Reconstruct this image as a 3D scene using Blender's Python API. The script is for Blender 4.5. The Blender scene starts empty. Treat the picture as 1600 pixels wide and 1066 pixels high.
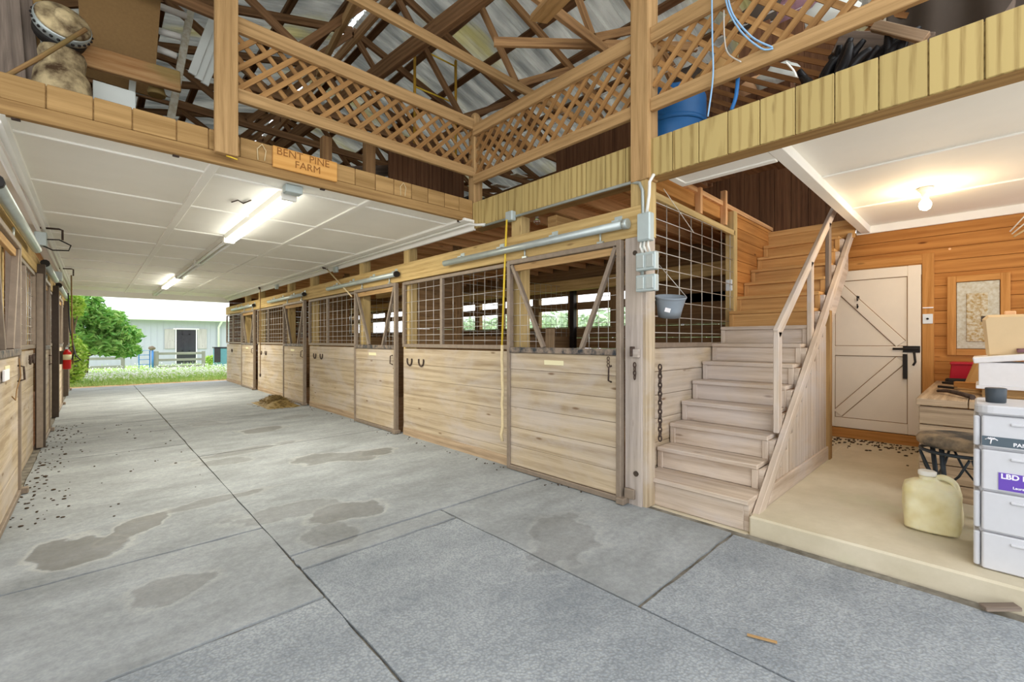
import bpy, bmesh, math, random
from mathutils import Vector, Matrix, noise as mnoise
random.seed(7)
PI = math.pi
SC = bpy.context.scene
COL = SC.collection

# ------------------------------------------------------------------ camera model (metres; X runs across the aisle, Y along it)
F, YAW, EYE = 693.85, math.radians(46.65), 1.35
CA, SA = math.cos(YAW), math.sin(YAW)
def ray(u, v):
    t = (u - 800) / F
    return Vector((CA + SA * t, SA - CA * t, (532 - v) / F))
def at_x(u, v, x):
    d = ray(u, v); d = d * (x / d.x); return Vector((x, d.y, EYE + d.z))
def at_y(u, v, y):
    d = ray(u, v); d = d * (y / d.y); return Vector((d.x, y, EYE + d.z))
def at_z(u, v, z):
    d = ray(u, v); d = d * ((z - EYE) / d.z); return Vector((d.x, d.y, z))

# ------------------------------------------------------------------ mesh builder
class MB:
    def __init__(s):
        s.v = []; s.f = []; s.uv = []; s.smooth = []
    def hexa(s, c, ax, ay, az):
        """box from centre and three half-axis vectors, grain (uv.x) along the longest axis"""
        c = Vector(c); A = [Vector(ax), Vector(ay), Vector(az)]
        L = [a.length for a in A]
        lo = L.index(max(L)); o = len(s.v)
        ou, ov = random.uniform(0, 40), random.uniform(0, 40)
        sg = [(-1,-1,-1),(1,-1,-1),(1,1,-1),(-1,1,-1),(-1,-1,1),(1,-1,1),(1,1,1),(-1,1,1)]
        for q in sg: s.v.append(c + A[0]*q[0] + A[1]*q[1] + A[2]*q[2])
        if A[0].cross(A[1]).dot(A[2]) < 0: flip = True
        else: flip = False
        for idx, n in (((0,3,2,1),2),((4,5,6,7),2),((0,1,5,4),1),((1,2,6,5),0),((2,3,7,6),1),((3,0,4,7),0)):
            if flip: idx = tuple(reversed(idx))
            s.f.append(tuple(o+i for i in idx))
            rest = [k for k in range(3) if k != n]
            if lo in rest: a, b = lo, [k for k in rest if k != lo][0]
            else: a, b = rest
            s.uv.append([(sg[i][a]*L[a]+ou, sg[i][b]*L[b]+ov+n*0.37) for i in idx]); s.smooth.append(False)
        return s
    def box(s, x0, x1, y0, y1, z0, z1):
        return s.hexa(((x0+x1)/2,(y0+y1)/2,(z0+z1)/2), ((x1-x0)/2,0,0), (0,(y1-y0)/2,0), (0,0,(z1-z0)/2))
    def beam(s, p0, p1, w, h, up=(0,0,1)):
        p0 = Vector(p0); p1 = Vector(p1); d = p1-p0; dn = d.normalized()
        up = Vector(up)
        if abs(dn.dot(up)) > .98: up = Vector((1,0,0))
        side = dn.cross(up).normalized(); u2 = side.cross(dn).normalized()
        return s.hexa((p0+p1)/2, d/2, side*(w/2), u2*(h/2))
    def face(s, pts, uv=None, sm=False):
        o = len(s.v); s.v += [Vector(p) for p in pts]
        s.f.append(tuple(range(o, o+len(pts))))
        s.uv.append(uv or [(p[0]+p[1], p[2]) for p in pts]); s.smooth.append(sm)
        return s
    def prism(s, pts, off):
        """polygon extruded by the vector off"""
        off = Vector(off); a = [Vector(p) for p in pts]; b = [p+off for p in a]; n = len(a)
        o = len(s.v); s.v += a + b
        nrm = (a[1]-a[0]).cross(a[2]-a[1])
        fs = [tuple(o+i for i in range(n)), tuple(o+n+i for i in reversed(range(n)))]
        fs += [(o+(i+1) % n, o+i, o+n+i, o+n+(i+1) % n) for i in range(n)]
        for f in fs:
            s.f.append(f); s.uv.append([(s.v[i].x+s.v[i].y, s.v[i].z) for i in f]); s.smooth.append(False)
        return s
    def tube(s, pts, r, n=8, closed=False, caps=True, r1=None):
        P = [Vector(p) for p in pts]; m = len(P); o = len(s.v); prev = None
        for i, p in enumerate(P):
            if closed: t = P[(i+1) % m] - P[i-1]
            else: t = P[min(i+1, m-1)] - P[max(i-1, 0)]
            if t.length < 1e-9: t = Vector((0,0,1))
            t.normalize()
            if prev is None:
                a = Vector((0,0,1)) if abs(t.z) < .9 else Vector((1,0,0))
                x = t.cross(a).normalized()
            else:
                x = (prev - t*prev.dot(t)).normalized()
            prev = x; y = t.cross(x)
            rr = r if r1 is None else r + (r1-r)*i/(m-1)
            for k in range(n):
                q = 2*PI*k/n
                s.v.append(p + x*(math.cos(q)*rr) + y*(math.sin(q)*rr))
        rings = m if closed else m-1
        for i in range(rings):
            for k in range(n):
                a = o+i*n+k; b = o+i*n+(k+1) % n; c = o+((i+1) % m)*n+(k+1) % n; d = o+((i+1) % m)*n+k
                s.f.append((a,b,c,d)); s.uv.append([(i*.1,k*.05),(i*.1,k*.05+.05),(i*.1+.1,k*.05+.05),(i*.1+.1,k*.05)]); s.smooth.append(True)
        if caps and not closed:
            s.f.append(tuple(o+k for k in reversed(range(n)))); s.uv.append([(0,0)]*n); s.smooth.append(False)
            s.f.append(tuple(o+(m-1)*n+k for k in range(n))); s.uv.append([(0,0)]*n); s.smooth.append(False)
        return s
    def lathe(s, prof, c=(0,0,0), n=24, mat=None, sx=1, sy=1):
        """profile of (radius, height) turned round the z axis through c"""
        o = len(s.v); c = Vector(c); m = len(prof)
        for r, z in prof:
            for k in range(n):
                q = 2*PI*k/n
                p = Vector((math.cos(q)*r*sx, math.sin(q)*r*sy, z))
                if mat is not None: p = mat @ p
                s.v.append(c+p)
        for i in range(m-1):
            for k in range(n):
                s.f.append((o+i*n+k, o+i*n+(k+1) % n, o+(i+1)*n+(k+1) % n, o+(i+1)*n+k))
                s.uv.append([(k/n,i/m),((k+1)/n,i/m),((k+1)/n,(i+1)/m),(k/n,(i+1)/m)]); s.smooth.append(True)
        s.f.append(tuple(o+k for k in reversed(range(n)))); s.uv.append([(0,0)]*n); s.smooth.append(False)
        s.f.append(tuple(o+(m-1)*n+k for k in range(n))); s.uv.append([(0,0)]*n); s.smooth.append(False)
        return s
    def ball(s, c, rx, ry, rz, n=14, m=9, jit=0, fr=3.0):
        o = len(s.v); c = Vector(c)
        for i in range(m+1):
            th = PI*i/m
            for k in range(n):
                q = 2*PI*k/n
                d = Vector((math.sin(th)*math.cos(q), math.sin(th)*math.sin(q), math.cos(th)))
                j = 1 + jit*mnoise.noise(d*fr + c*7)
                s.v.append(c + Vector((d.x*rx, d.y*ry, d.z*rz))*j)
        for i in range(m):
            for k in range(n):
                s.f.append((o+i*n+k, o+(i+1)*n+k, o+(i+1)*n+(k+1) % n, o+i*n+(k+1) % n))
                s.uv.append([(k/n,i/m)]*4); s.smooth.append(True)
        return s
    def grid(s, fn, nu, nv, sm=True):
        """surface fn(a,b) -> point for a,b in 0..1"""
        o = len(s.v)
        for i in range(nu+1):
            for j in range(nv+1): s.v.append(Vector(fn(i/nu, j/nv)))
        for i in range(nu):
            for j in range(nv):
                a = o+i*(nv+1)+j
                s.f.append((a, a+nv+1, a+nv+2, a+1)); s.uv.append([(i/nu,j/nv),((i+1)/nu,j/nv),((i+1)/nu,(j+1)/nv),(i/nu,(j+1)/nv)]); s.smooth.append(sm)
        return s
    def xf(s, M, start=0):
        for i in range(start, len(s.v)): s.v[i] = M @ s.v[i]
        return s
    def build(s, name, mat, parent=None, bevel=0, org=None, solid=0, weld=False):
        me = bpy.data.meshes.new(name)
        if parent is not None: off = wloc(parent)
        elif org is not None: off = Vector(org)
        else:
            xs = [p.x for p in s.v]; ys = [p.y for p in s.v]; zs = [p.z for p in s.v]
            off = Vector(((min(xs)+max(xs))/2, (min(ys)+max(ys))/2, min(zs)))
        me.from_pydata([tuple(p-off) for p in s.v], [], s.f)
        ul = me.uv_layers.new(name='UVMap')
        flat = [c for f in s.uv for q in f for c in q]
        ul.data.foreach_set('uv', flat)
        me.polygons.foreach_set('use_smooth', s.smooth)
        me.materials.append(mat)
        o = bpy.data.objects.new(name, me); COL.objects.link(o)
        if parent is not None: o.parent = parent
        else: o.location = off
        if bevel:
            b = o.modifiers.new('bevel', 'BEVEL'); b.width = bevel; b.segments = 1; b.limit_method = 'ANGLE'; b.angle_limit = math.radians(50)
        if solid:
            b = o.modifiers.new('solid', 'SOLIDIFY'); b.thickness = solid
        return o

def smooth(pts, k=6):
    P = [Vector(p) for p in pts]; out = []
    for i in range(len(P)-1):
        a, b, c, d = P[max(i-1,0)], P[i], P[i+1], P[min(i+2,len(P)-1)]
        for j in range(k):
            t = j/k
            out.append(.5*((2*b) + (c-a)*t + (2*a-5*b+4*c-d)*t*t + (3*b-a-3*c+d)*t*t*t))
    out.append(P[-1]); return out
def wloc(o):
    p = Vector(o.location)
    while o.parent is not None:
        o = o.parent; p = p + Vector(o.location)
    return p
def tag(o, label, cat, group=None, kind=None):
    if label: o['label'] = label
    if cat: o['category'] = cat
    if group: o['group'] = group
    if kind: o['kind'] = kind
    return o
def thing(name, label, cat, loc=(0,0,0), group=None, kind=None):
    o = bpy.data.objects.new(name, None); COL.objects.link(o); o.location = loc
    o.empty_display_size = .05
    return tag(o, label, cat, group, kind)
def struct(o, label, cat='setting'):
    return tag(o, label, cat, None, 'structure')
def kids(o): return [c for c in list(COL.objects) if c.parent == o]
def dup(root, loc, label=None, rotz=None):
    r = root.copy(); COL.objects.link(r); r.location = loc
    if rotz is not None: r.rotation_euler = (0,0,rotz)
    if label: r['label'] = label
    for ch in kids(root):
        c = ch.copy(); COL.objects.link(c); c.parent = r
        for g in kids(ch):
            d = g.copy(); COL.objects.link(d); d.parent = c
    return r
def text_mesh(name, body, size, mat, parent, M, depth=.002, bold=0):
    cu = bpy.data.curves.new(name+'_curve', 'FONT'); cu.body = body; cu.size = size; cu.extrude = depth; cu.offset = bold
    cu.align_x = 'LEFT'; cu.align_y = 'BOTTOM'
    t = bpy.data.objects.new('text_tmp', cu); COL.objects.link(t)
    dg = bpy.context.evaluated_depsgraph_get(); dg.update()
    me = bpy.data.meshes.new_from_object(t.evaluated_get(dg))
    COL.objects.unlink(t); bpy.data.objects.remove(t)
    me.name = name
    off = wloc(parent) if parent is not None else Vector((0,0,0))
    me.transform(Matrix.Translation(-off) @ M)
    me.materials.clear(); me.materials.append(mat)
    o = bpy.data.objects.new(name, me); COL.objects.link(o); o.parent = parent
    return o

# ------------------------------------------------------------------ materials
def lin(h):
    h = h.lstrip('#'); r = []
    for i in (0,2,4):
        c = int(h[i:i+2],16)/255
        r.append(c/12.92 if c <= .04045 else ((c+.055)/1.055)**2.4)
    return (r[0], r[1], r[2], 1)
class N:
    def __init__(s, name):
        s.m = bpy.data.materials.new(name); s.m.use_nodes = True
        s.t = s.m.node_tree; s.t.nodes.clear()
        s.o = s.t.nodes.new('ShaderNodeOutputMaterial'); s.b = s.t.nodes.new('ShaderNodeBsdfPrincipled')
        s.l(s.b.outputs[0], s.o.inputs[0])
    def l(s, a, b): s.t.links.new(a, b)
    def n(s, typ, **kw):
        x = s.t.nodes.new(typ)
        for k, v in kw.items(): setattr(x, k, v)
        return x
    def setin(s, sock, val):
        if hasattr(val, 'links') or isinstance(val, bpy.types.NodeSocket): s.l(val, sock)
        else: sock.default_value = val
    def math(s, op, a, b=None, c=None, clamp=False):
        x = s.n('ShaderNodeMath', operation=op, use_clamp=clamp)
        s.setin(x.inputs[0], a)
        if b is not None: s.setin(x.inputs[1], b)
        if c is not None: s.setin(x.inputs[2], c)
        return x.outputs[0]
    def mix(s, f, a, b, mode='MIX'):
        x = s.n('ShaderNodeMix', data_type='RGBA', blend_type=mode)
        s.setin(x.inputs[0], f); s.setin(x.inputs[6], a); s.setin(x.inputs[7], b)
        return x.outputs[2]
    def mapping(s, vec, scale=(1,1,1), loc=(0,0,0), rot=(0,0,0)):
        x = s.n('ShaderNodeMapping'); s.l(vec, x.inputs[0])
        x.inputs['Scale'].default_value = scale; x.inputs['Location'].default_value = loc; x.inputs['Rotation'].default_value = rot
        return x.outputs[0]
    def noise(s, vec, scale=1, detail=4, rough=.55, dist=0):
        x = s.n('ShaderNodeTexNoise'); s.l(vec, x.inputs['Vector'])
        x.inputs['Scale'].default_value = scale; x.inputs['Detail'].default_value = detail
        x.inputs['Roughness'].default_value = rough; x.inputs['Distortion'].default_value = dist
        return x.outputs[0]
    def voro(s, vec, scale=1, feature='F1', out=0):
        x = s.n('ShaderNodeTexVoronoi', feature=feature); s.l(vec, x.inputs['Vector']); x.inputs['Scale'].default_value = scale
        return x.outputs[out]
    def ramp(s, f, stops):
        x = s.n('ShaderNodeValToRGB'); s.l(f, x.inputs[0]); e = x.color_ramp.elements
        while len(e) < len(stops): e.new(.5)
        for i, (p, c) in enumerate(stops):
            e[i].position = p; e[i].color = c if len(c) == 4 else (*c, 1)
        return x.outputs[0]
    def step(s, f, a, b):
        x = s.n('ShaderNodeMapRange', interpolation_type='SMOOTHSTEP'); s.l(f, x.inputs[0])
        x.inputs[1].default_value = a; x.inputs[2].default_value = b; x.inputs[3].default_value = 0; x.inputs[4].default_value = 1
        return x.outputs[0]
    def pos(s): return s.n('ShaderNodeNewGeometry').outputs['Position']
    def obj(s): return s.n('ShaderNodeTexCoord').outputs['Object']
    def uv(s): return s.n('ShaderNodeTexCoord').outputs['UV']
    def island(s): return s.n('ShaderNodeNewGeometry').outputs['Random Per Island']
    def bump(s, h, strength=.3, dist=.01):
        x = s.n('ShaderNodeBump'); s.l(h, x.inputs['Height']); x.inputs['Strength'].default_value = strength; x.inputs['Distance'].default_value = dist
        s.l(x.outputs[0], s.b.inputs['Normal'])
    def done(s, color=None, rough=.8, metal=0, spec=.3):
        if color is not None: s.setin(s.b.inputs['Base Color'], color)
        s.setin(s.b.inputs['Roughness'], rough); s.setin(s.b.inputs['Metallic'], metal)
        s.b.inputs['Specular IOR Level'].default_value = spec
        return s.m
def wood(name, c1, c2, knot='#5a3c22', var=.22, weather=None, wamt=.5, rough=.8, kn=.5, spec=.2, gs=1.0, wave=.09, streak=.30):
    g = N(name); uv = g.uv()
    st = g.noise(g.mapping(uv, (1.1*gs, 22*gs, 1)), 1, 6, .62, .8)
    fine = g.noise(g.mapping(uv, (5, 130, 1)), 1, 3, .6)
    wv = g.n('ShaderNodeTexWave', wave_type='RINGS', rings_direction='Z'); g.l(g.mapping(uv, (.35*gs, 5*gs, 1)), wv.inputs[0])
    wv.inputs['Scale'].default_value = 1.0; wv.inputs['Distortion'].default_value = 5; wv.inputs['Detail'].default_value = 3; wv.inputs['Detail Scale'].default_value = 1.2
    f = g.math('ADD', g.math('MULTIPLY', st, .62), g.math('ADD', g.math('MULTIPLY', wv.outputs[0], wave), g.math('MULTIPLY', fine, .24)))
    col = g.ramp(f, [(.27, lin(c2)), (.58, lin(c1))])
    if weather:
        w = g.step(g.noise(g.mapping(g.pos(), (1.3,1.3,2.6)), 1, 5, .6, .5), .40, .66)
        col = g.mix(g.math('MULTIPLY', w, wamt), col, g.mix(.35, lin(weather), col, 'MULTIPLY'))
        w2 = g.step(g.noise(g.mapping(g.pos(), (.9,.9,7)), 1, 4, .6, .3), .60, .74)
        col = g.mix(g.math('MULTIPLY', w2, streak), col, lin(c2))
    if kn:
        k = g.voro(g.mapping(uv, (1.7, 6.5, 1)), 1)
        km = g.math('SUBTRACT', 1, g.step(k, .03, .10))
        col = g.mix(g.math('MULTIPLY', km, kn), col, lin(knot))
    hs = g.n('ShaderNodeHueSaturation'); g.l(col, hs.inputs['Color'])
    g.l(g.math('MULTIPLY_ADD', g.island(), var, 1 - var*.55), hs.inputs['Value'])
    g.bump(f, .2, .003)
    return g.done(hs.outputs[0], rough, 0, spec)
def plain(name, c, rough=.7, metal=0, spec=.3, mottle=.15, scale=6, c2=None, bump=0, coord='pos'):
    g = N(name)
    co = g.pos() if coord == 'pos' else g.obj()
    n1 = g.noise(co, scale, 5, .6)
    if c2: col = g.ramp(n1, [(.38, lin(c)), (.64, lin(c2))])
    else:
        hs = g.n('ShaderNodeHueSaturation'); hs.inputs['Color'].default_value = lin(c)
        g.l(g.math('MULTIPLY_ADD', n1, mottle*2, 1-mottle), hs.inputs['Value']); col = hs.outputs[0]
    if bump: g.bump(n1, bump, .01)
    return g.done(col, rough, metal, spec)
def emit(name, c, strength):
    g = N(name); g.b.inputs['Base Color'].default_value = lin(c)
    g.b.inputs['Emission Color'].default_value = lin(c); g.b.inputs['Emission Strength'].default_value = strength
    return g.m

W = {}
W['fascia'] = wood('fascia_plywood', '#bda66c', '#84693a', var=.14, kn=.3, gs=1.0, wave=.3)
W['fascia2'] = wood('fascia_plywood_aged', '#b79360', '#87673b', var=.18, kn=.3, gs=.6)
W['beam'] = wood('beam_pine', '#cdb078', '#9c7c48', var=.15)
W['beamdk'] = wood('beam_brown', '#a98757', '#7a5a35', var=.18)
W['rail'] = wood('rail_pine', '#bd9969', '#8d6d44', var=.14)
W['lattice'] = wood('lattice_pine', '#ad8452', '#835c34', var=.3, kn=.2)
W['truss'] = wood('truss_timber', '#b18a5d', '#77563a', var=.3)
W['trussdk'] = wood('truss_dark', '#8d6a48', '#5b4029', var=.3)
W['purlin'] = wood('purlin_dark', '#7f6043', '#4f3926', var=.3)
W['joist'] = wood('joist_orange', '#e4b37f', '#b37f4d', var=.25)
W['stall'] = wood('stall_plank_weathered', '#c4b296', '#907b60', var=.10, weather='#d0c8c3', wamt=.62, kn=.8, streak=.6, knot='#6e5236', gs=.7)
W['stallin'] = wood('stall_inside_plank', '#9d7c55', '#6f5133', var=.28, weather='#8d7a62', wamt=.4)
W['post'] = wood('post_pine', '#cdb27c', '#a58a57', var=.1)
W['grey'] = wood('post_grey', '#b9ada3', '#8f8378', var=.1, kn=.5, weather='#cdbfae', wamt=.5)
W['stair'] = wood('stair_pine', '#d0c0ae', '#a18b75', var=.15, weather='#d2cbc8', wamt=.65, gs=.6)
W['stairhi'] = wood('stair_pine_clean', '#cfa36a', '#a0713d', var=.16, kn=.5, gs=.6)
W['orange'] = wood('wall_pine_orange', '#c08648', '#985e2a', var=.2, kn=.9, knot='#5e3010', gs=.7)
W['trimor'] = wood('casing_pine', '#c58e50', '#a16a32', var=.1, kn=.5)
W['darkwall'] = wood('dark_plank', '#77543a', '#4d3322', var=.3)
W['drift'] = plain('driftwood', '#d2bd90', .85, c2='#4d3924', scale=7, bump=.4)
W['oldboard'] = wood('rusty_board', '#a9855a', '#7c4f27', var=.2, weather='#8d8450', wamt=.7)
W['greyold'] = wood('grey_board', '#8d7e70', '#554a42', var=.3)
W['bench'] = wood('bench_timber', '#b9a184', '#7f6a53', var=.22)
W['hard'] = plain('hardboard_brown', '#8b6c42', .7, mottle=.2, scale=40)
W['shutter'] = wood('shutter_wood', '#bcb6b8', '#979096', var=.1)
W['fence'] = wood('fence_wood', '#97968f', '#74736c', var=.15)
W['steel'] = plain('steel_frame_brown', '#928373', .6, .35, mottle=.3, scale=14)
W['chipped'] = plain('chipped_dark_paint', '#8f7f70', .6, .1, c2='#2e3338', scale=16)
W['steeldk'] = plain('steel_frame_dark', '#4d4238', .6, .3, mottle=.3, scale=14)
W['wire'] = plain('galvanised_wire', '#c9c4ba', .45, .5, mottle=.1)
W['galv'] = plain('galvanised_pipe', '#bcc4c0', .42, .55, mottle=.15, scale=9)
W['box'] = plain('electrical_box_grey', '#b9c4c2', .5, .3, mottle=.12, scale=12)
W['white'] = plain('ceiling_white', '#f6f3ea', .75, mottle=.05, scale=3)
W['whitetrim'] = plain('ceiling_batten_white', '#f5f2ea', .7, mottle=.04, scale=5)
W['doorwhite'] = plain('door_cream_paint', '#ece0cd', .6, mottle=.06, scale=5)
W['black'] = plain('black_iron', '#2a2623', .6, .3, mottle=.2)
W['rustiron'] = plain('rusted_iron', '#5b4a40', .75, .3, c2='#3a2f29', scale=30)
W['rubber'] = plain('black_rubber', '#242526', .6, mottle=.15)
W['yellow'] = plain('yellow_rope', '#e6c441', .7, mottle=.15)
W['goldrope'] = plain('gold_rope', '#b88d2c', .8, mottle=.3, scale=40)
W['ropepale'] = plain('pale_rope', '#d9c59a', .85, mottle=.15, scale=40)
W['cordbr'] = plain('brown_cord', '#8a6a42', .8, mottle=.15)
W['bluecord'] = plain('blue_white_cord', '#93bbdd', .5, mottle=.1)
W['bluedk'] = plain('blue_drum_plastic', '#2a6aa6', .42, mottle=.15, scale=4)
W['tarp'] = plain('black_tarp', '#1c1b1c', .4, mottle=.3)
W['canvas'] = plain('dark_canvas', '#4c4238', .85, mottle=.3, scale=5)
W['pvc'] = plain('pvc_white', '#e8e6dd', .4, mottle=.05)
W['siding'] = plain('vinyl_white', '#dfe4dc', .5, mottle=.06)
W['red'] = plain('red_plastic', '#b3162a', .4, mottle=.1)
W['redext'] = plain('red_enamel', '#c31f1c', .3, mottle=.08)
W['bucket'] = plain('grey_bucket', '#858e96', .42, mottle=.1, scale=8)
W['cup'] = plain('black_cup', '#3f464c', .5, mottle=.2)
W['beige'] = plain('beige_plastic', '#d9bf95', .5, mottle=.08)
W['storage'] = plain('storage_plastic', '#cdcdd0', .5, mottle=.06, scale=14)
W['strip'] = plain('slate_strip', '#55626b', .5, mottle=.1)
W['purple'] = plain('purple_label', '#6a4bb0', .5, mottle=.04)
W['print'] = plain('white_print', '#f4f2f5', .6, mottle=.02)
W['cloth'] = plain('mauve_cloth', '#8d6a72', .9, mottle=.3, scale=30)
W['paper'] = plain('brown_paper', '#c39a62', .85, mottle=.12)
W['whitepaint'] = plain('white_painted_wood', '#e6e5e6', .65, mottle=.06, scale=20)
W['stool'] = plain('black_vinyl', '#3c3b3b', .5, mottle=.3, scale=12)
W['stooldust'] = plain('dusty_black_vinyl', '#2e3134', .62, c2='#a58f72', scale=5)
W['ironblk'] = plain('stool_iron', '#3b4248', .45, .4, mottle=.15)
W['rustpanel'] = plain('rusty_grey_enamel', '#cfc9b4', .6, .1, c2='#a98a4c', scale=38)
W['greypanel'] = plain('panel_grey_enamel', '#cbc9bb', .5, .1, c2='#b7ad93', scale=26)
W['switch'] = plain('switch_plate', '#dfe4e6', .35, mottle=.03)
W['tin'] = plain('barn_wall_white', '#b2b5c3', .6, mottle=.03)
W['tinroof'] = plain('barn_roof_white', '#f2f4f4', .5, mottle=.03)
W['glassdk'] = plain('dark_window_glass', '#3a3942', .15, mottle=.2, spec=.5)
W['bluegate'] = plain('blue_gate_paint', '#4f86c4', .45, .2, mottle=.1)
W['gutter'] = plain('gutter_white', '#e6ebe6', .4, mottle=.03)
W['debris'] = plain('dry_droppings', '#4a3b2c', .9, mottle=.3, scale=30)
W['label'] = plain('cream_label', '#e5dcb4', .6, mottle=.05)
W['crate'] = plain('teal_crate', '#5f8fa0', .5, mottle=.2)
W['soil'] = plain('orange_clay', '#cfae88', .95, c2='#b98f64', scale=4)
W['carve_shade'] = plain('carved_letter_shade', '#8f5d2c', .85, mottle=.1)  # shade inside the carved letters, put in as a flat brown
W['sign'] = wood('sign_pine', '#dba55e', '#c58a44', var=.02, kn=.2)
W['seam'] = plain('brown_seam', '#8a6a45', .9, mottle=.2)
W['plug'] = plain('pale_wood_plug', '#e9b98a', .6, mottle=.05)
W['tube'] = emit('fluorescent_tube_lit', '#fffef4', 10)
W['tubeoff'] = plain('fluorescent_tube_unlit', '#f2f3ee', .3, mottle=.02)
W['bulb'] = emit('bulb_lit', '#ffe2b4', 30)
g = N('clear_glass'); g.b.inputs['Transmission Weight'].default_value = 1; W['glass'] = g.done((1,1,1,1), .05, 0, .5)
g = N('yellowed_jug_plastic')
g.b.inputs['Subsurface Weight'].default_value = .35; g.b.inputs['Subsurface Radius'].default_value = (.06,.05,.02)
W['jug'] = g.done(g.ramp(g.noise(g.pos(), 6, 3), [(.35, lin('#d6c890')), (.65, lin('#ebe4c0'))]), .42, 0, .4)
def leafmat(name, a, b):
    g = N(name)
    c = g.ramp(g.island(), [(0, lin(a)), (1, lin(b))])
    g.b.inputs['Subsurface Weight'].default_value = 0
    tr = g.n('ShaderNodeBsdfTranslucent'); g.l(c, tr.inputs[0])
    mx = g.n('ShaderNodeMixShader'); mx.inputs[0].default_value = .35
    g.done(c, .6, 0, .3)
    g.l(g.b.outputs[0], mx.inputs[1]); g.l(tr.outputs[0], mx.inputs[2]); g.l(mx.outputs[0], g.o.inputs[0])
    return g.m
W['leaf'] = leafmat('tree_leaf', '#7fc465', '#cdec9c')
W['leaf2'] = leafmat('shrub_leaf', '#a5d04e', '#def08a')
W['grass'] = leafmat('grass_blade', '#a8cc70', '#e2ebb2')
W['flower'] = plain('white_clover', '#f4f4f6', .8, mottle=.03)
W['hay'] = leafmat('hay_straw', '#6b5732', '#b59a60')
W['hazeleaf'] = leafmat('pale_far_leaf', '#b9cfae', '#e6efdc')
W['lattdk'] = wood('lattice_aged', '#93673c', '#6b4727', var=.3, kn=.2)
# corrugated metal, seen from below: dull galvanised with yellow-brown staining
g = N('corrugated_galvanised_translucent')
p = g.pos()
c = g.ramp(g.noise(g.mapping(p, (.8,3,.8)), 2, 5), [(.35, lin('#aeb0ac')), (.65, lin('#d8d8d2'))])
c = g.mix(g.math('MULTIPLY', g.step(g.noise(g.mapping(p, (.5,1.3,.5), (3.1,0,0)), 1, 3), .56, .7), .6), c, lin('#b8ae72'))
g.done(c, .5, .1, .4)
tr = g.n('ShaderNodeBsdfTranslucent'); g.l(c, tr.inputs[0]); mx = g.n('ShaderNodeMixShader')  # translucency added to the metal so sky light fills the loft
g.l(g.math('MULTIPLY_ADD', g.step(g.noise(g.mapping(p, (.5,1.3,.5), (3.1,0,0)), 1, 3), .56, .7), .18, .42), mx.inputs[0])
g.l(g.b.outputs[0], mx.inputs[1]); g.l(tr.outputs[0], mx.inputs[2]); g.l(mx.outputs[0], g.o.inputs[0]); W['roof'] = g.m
# aisle mats and slab: grey with wet stains that have shapes of their own (placed in metres)
def floor_mat(name, base, dark, pebble):
    g = N(name); p = g.pos()
    sx = g.n('ShaderNodeSeparateXYZ'); g.l(p, sx.inputs[0]); X, Y = sx.outputs[0], sx.outputs[1]
    n1 = g.noise(g.mapping(p, (1.2,2.2,1)), 1.1, 6, .65)
    n2 = g.noise(p, 26, 4, .7)
    col = g.ramp(n1, [(.3, lin(dark)), (.68, lin(base))])
    col = g.mix(.3, col, g.ramp(n2, [(.3, lin('#6f7276')), (.7, lin('#c9c9c6'))]), 'OVERLAY')
    wob = g.math('ADD', g.math('MULTIPLY', g.math('SUBTRACT', g.noise(p, 2.6, 2, .5), .5), 2.2), g.math('MULTIPLY', g.math('SUBTRACT', g.noise(p, 11, 4, .6), .5), .5))
    st = [(-.05,3.95,.20,.30,.3,1),(.25,4.22,.30,.12,.9,1),(.68,4.40,.42,.10,.1,.6),(.26,3.02,.20,.17,.5,.55),(1.15,3.72,.36,.20,-.3,.45),(1.45,3.45,.28,.17,-.2,.8),
          (2.1,5.05,.5,.26,-.5,.75),(2.5,4.95,.22,.2,0,.9),(1.85,7.4,.27,.2,0,.9),(1.35,6.15,.5,.14,.2,.6),(1.0,5.75,.22,.18,0,.5),(1.22,3.05,.18,.22,0,.45),(2.3,1.95,.36,.24,.4,.4),(1.35,8.6,.25,.2,0,.5),(2.6,8.3,.3,.2,0,.4)]
    tot = None; rim = None
    for cx, cy, a, b, an, am in st:
        dx = g.math('SUBTRACT', X, cx); dy = g.math('SUBTRACT', Y, cy); ca, sa = math.cos(an), math.sin(an)
        e1 = g.math('DIVIDE', g.math('ADD', g.math('MULTIPLY', dx, ca), g.math('MULTIPLY', dy, sa)), a)
        e2 = g.math('DIVIDE', g.math('SUBTRACT', g.math('MULTIPLY', dy, ca), g.math('MULTIPLY', dx, sa)), b)
        d = g.math('ADD', g.math('SQRT', g.math('ADD', g.math('MULTIPLY', e1, e1), g.math('MULTIPLY', e2, e2))), wob)
        m = g.math('MULTIPLY', g.math('SUBTRACT', 1, g.step(d, .92, 1.04)), am)
        tot = m if tot is None else g.math('MAXIMUM', tot, m)
        r = g.math('MULTIPLY', g.math('MULTIPLY', g.step(d, .98, 1.06), g.math('SUBTRACT', 1, g.step(d, 1.08, 1.3))), am)
        rim = r if rim is None else g.math('MAXIMUM', rim, r)
    inner = g.math('MULTIPLY', tot, g.math('MULTIPLY_ADD', g.noise(p, 7, 4), .5, .38))
    col = g.mix(g.math('MULTIPLY', rim, .25), col, lin('#cfccc2'))
    col = g.mix(inner, col, lin('#66625a'))
    v = g.voro(p, 80)
    g.bump(g.math('ADD', g.math('MULTIPLY', v, 1.0 if pebble else .15), g.math('MULTIPLY', n2, .4)), .7 if pebble else .35, .004)
    col = g.mix(g.math('MULTIPLY', g.step(v, .32, .75), .38 if pebble else .14), col, lin('#666d75'))
    return g.done(col, g.math('SUBTRACT', .85, g.math('MULTIPLY', tot, .25)), 0, .25)
W['mat'] = floor_mat('aisle_mat_grey', '#abafb1', '#888b8b', False)
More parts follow.
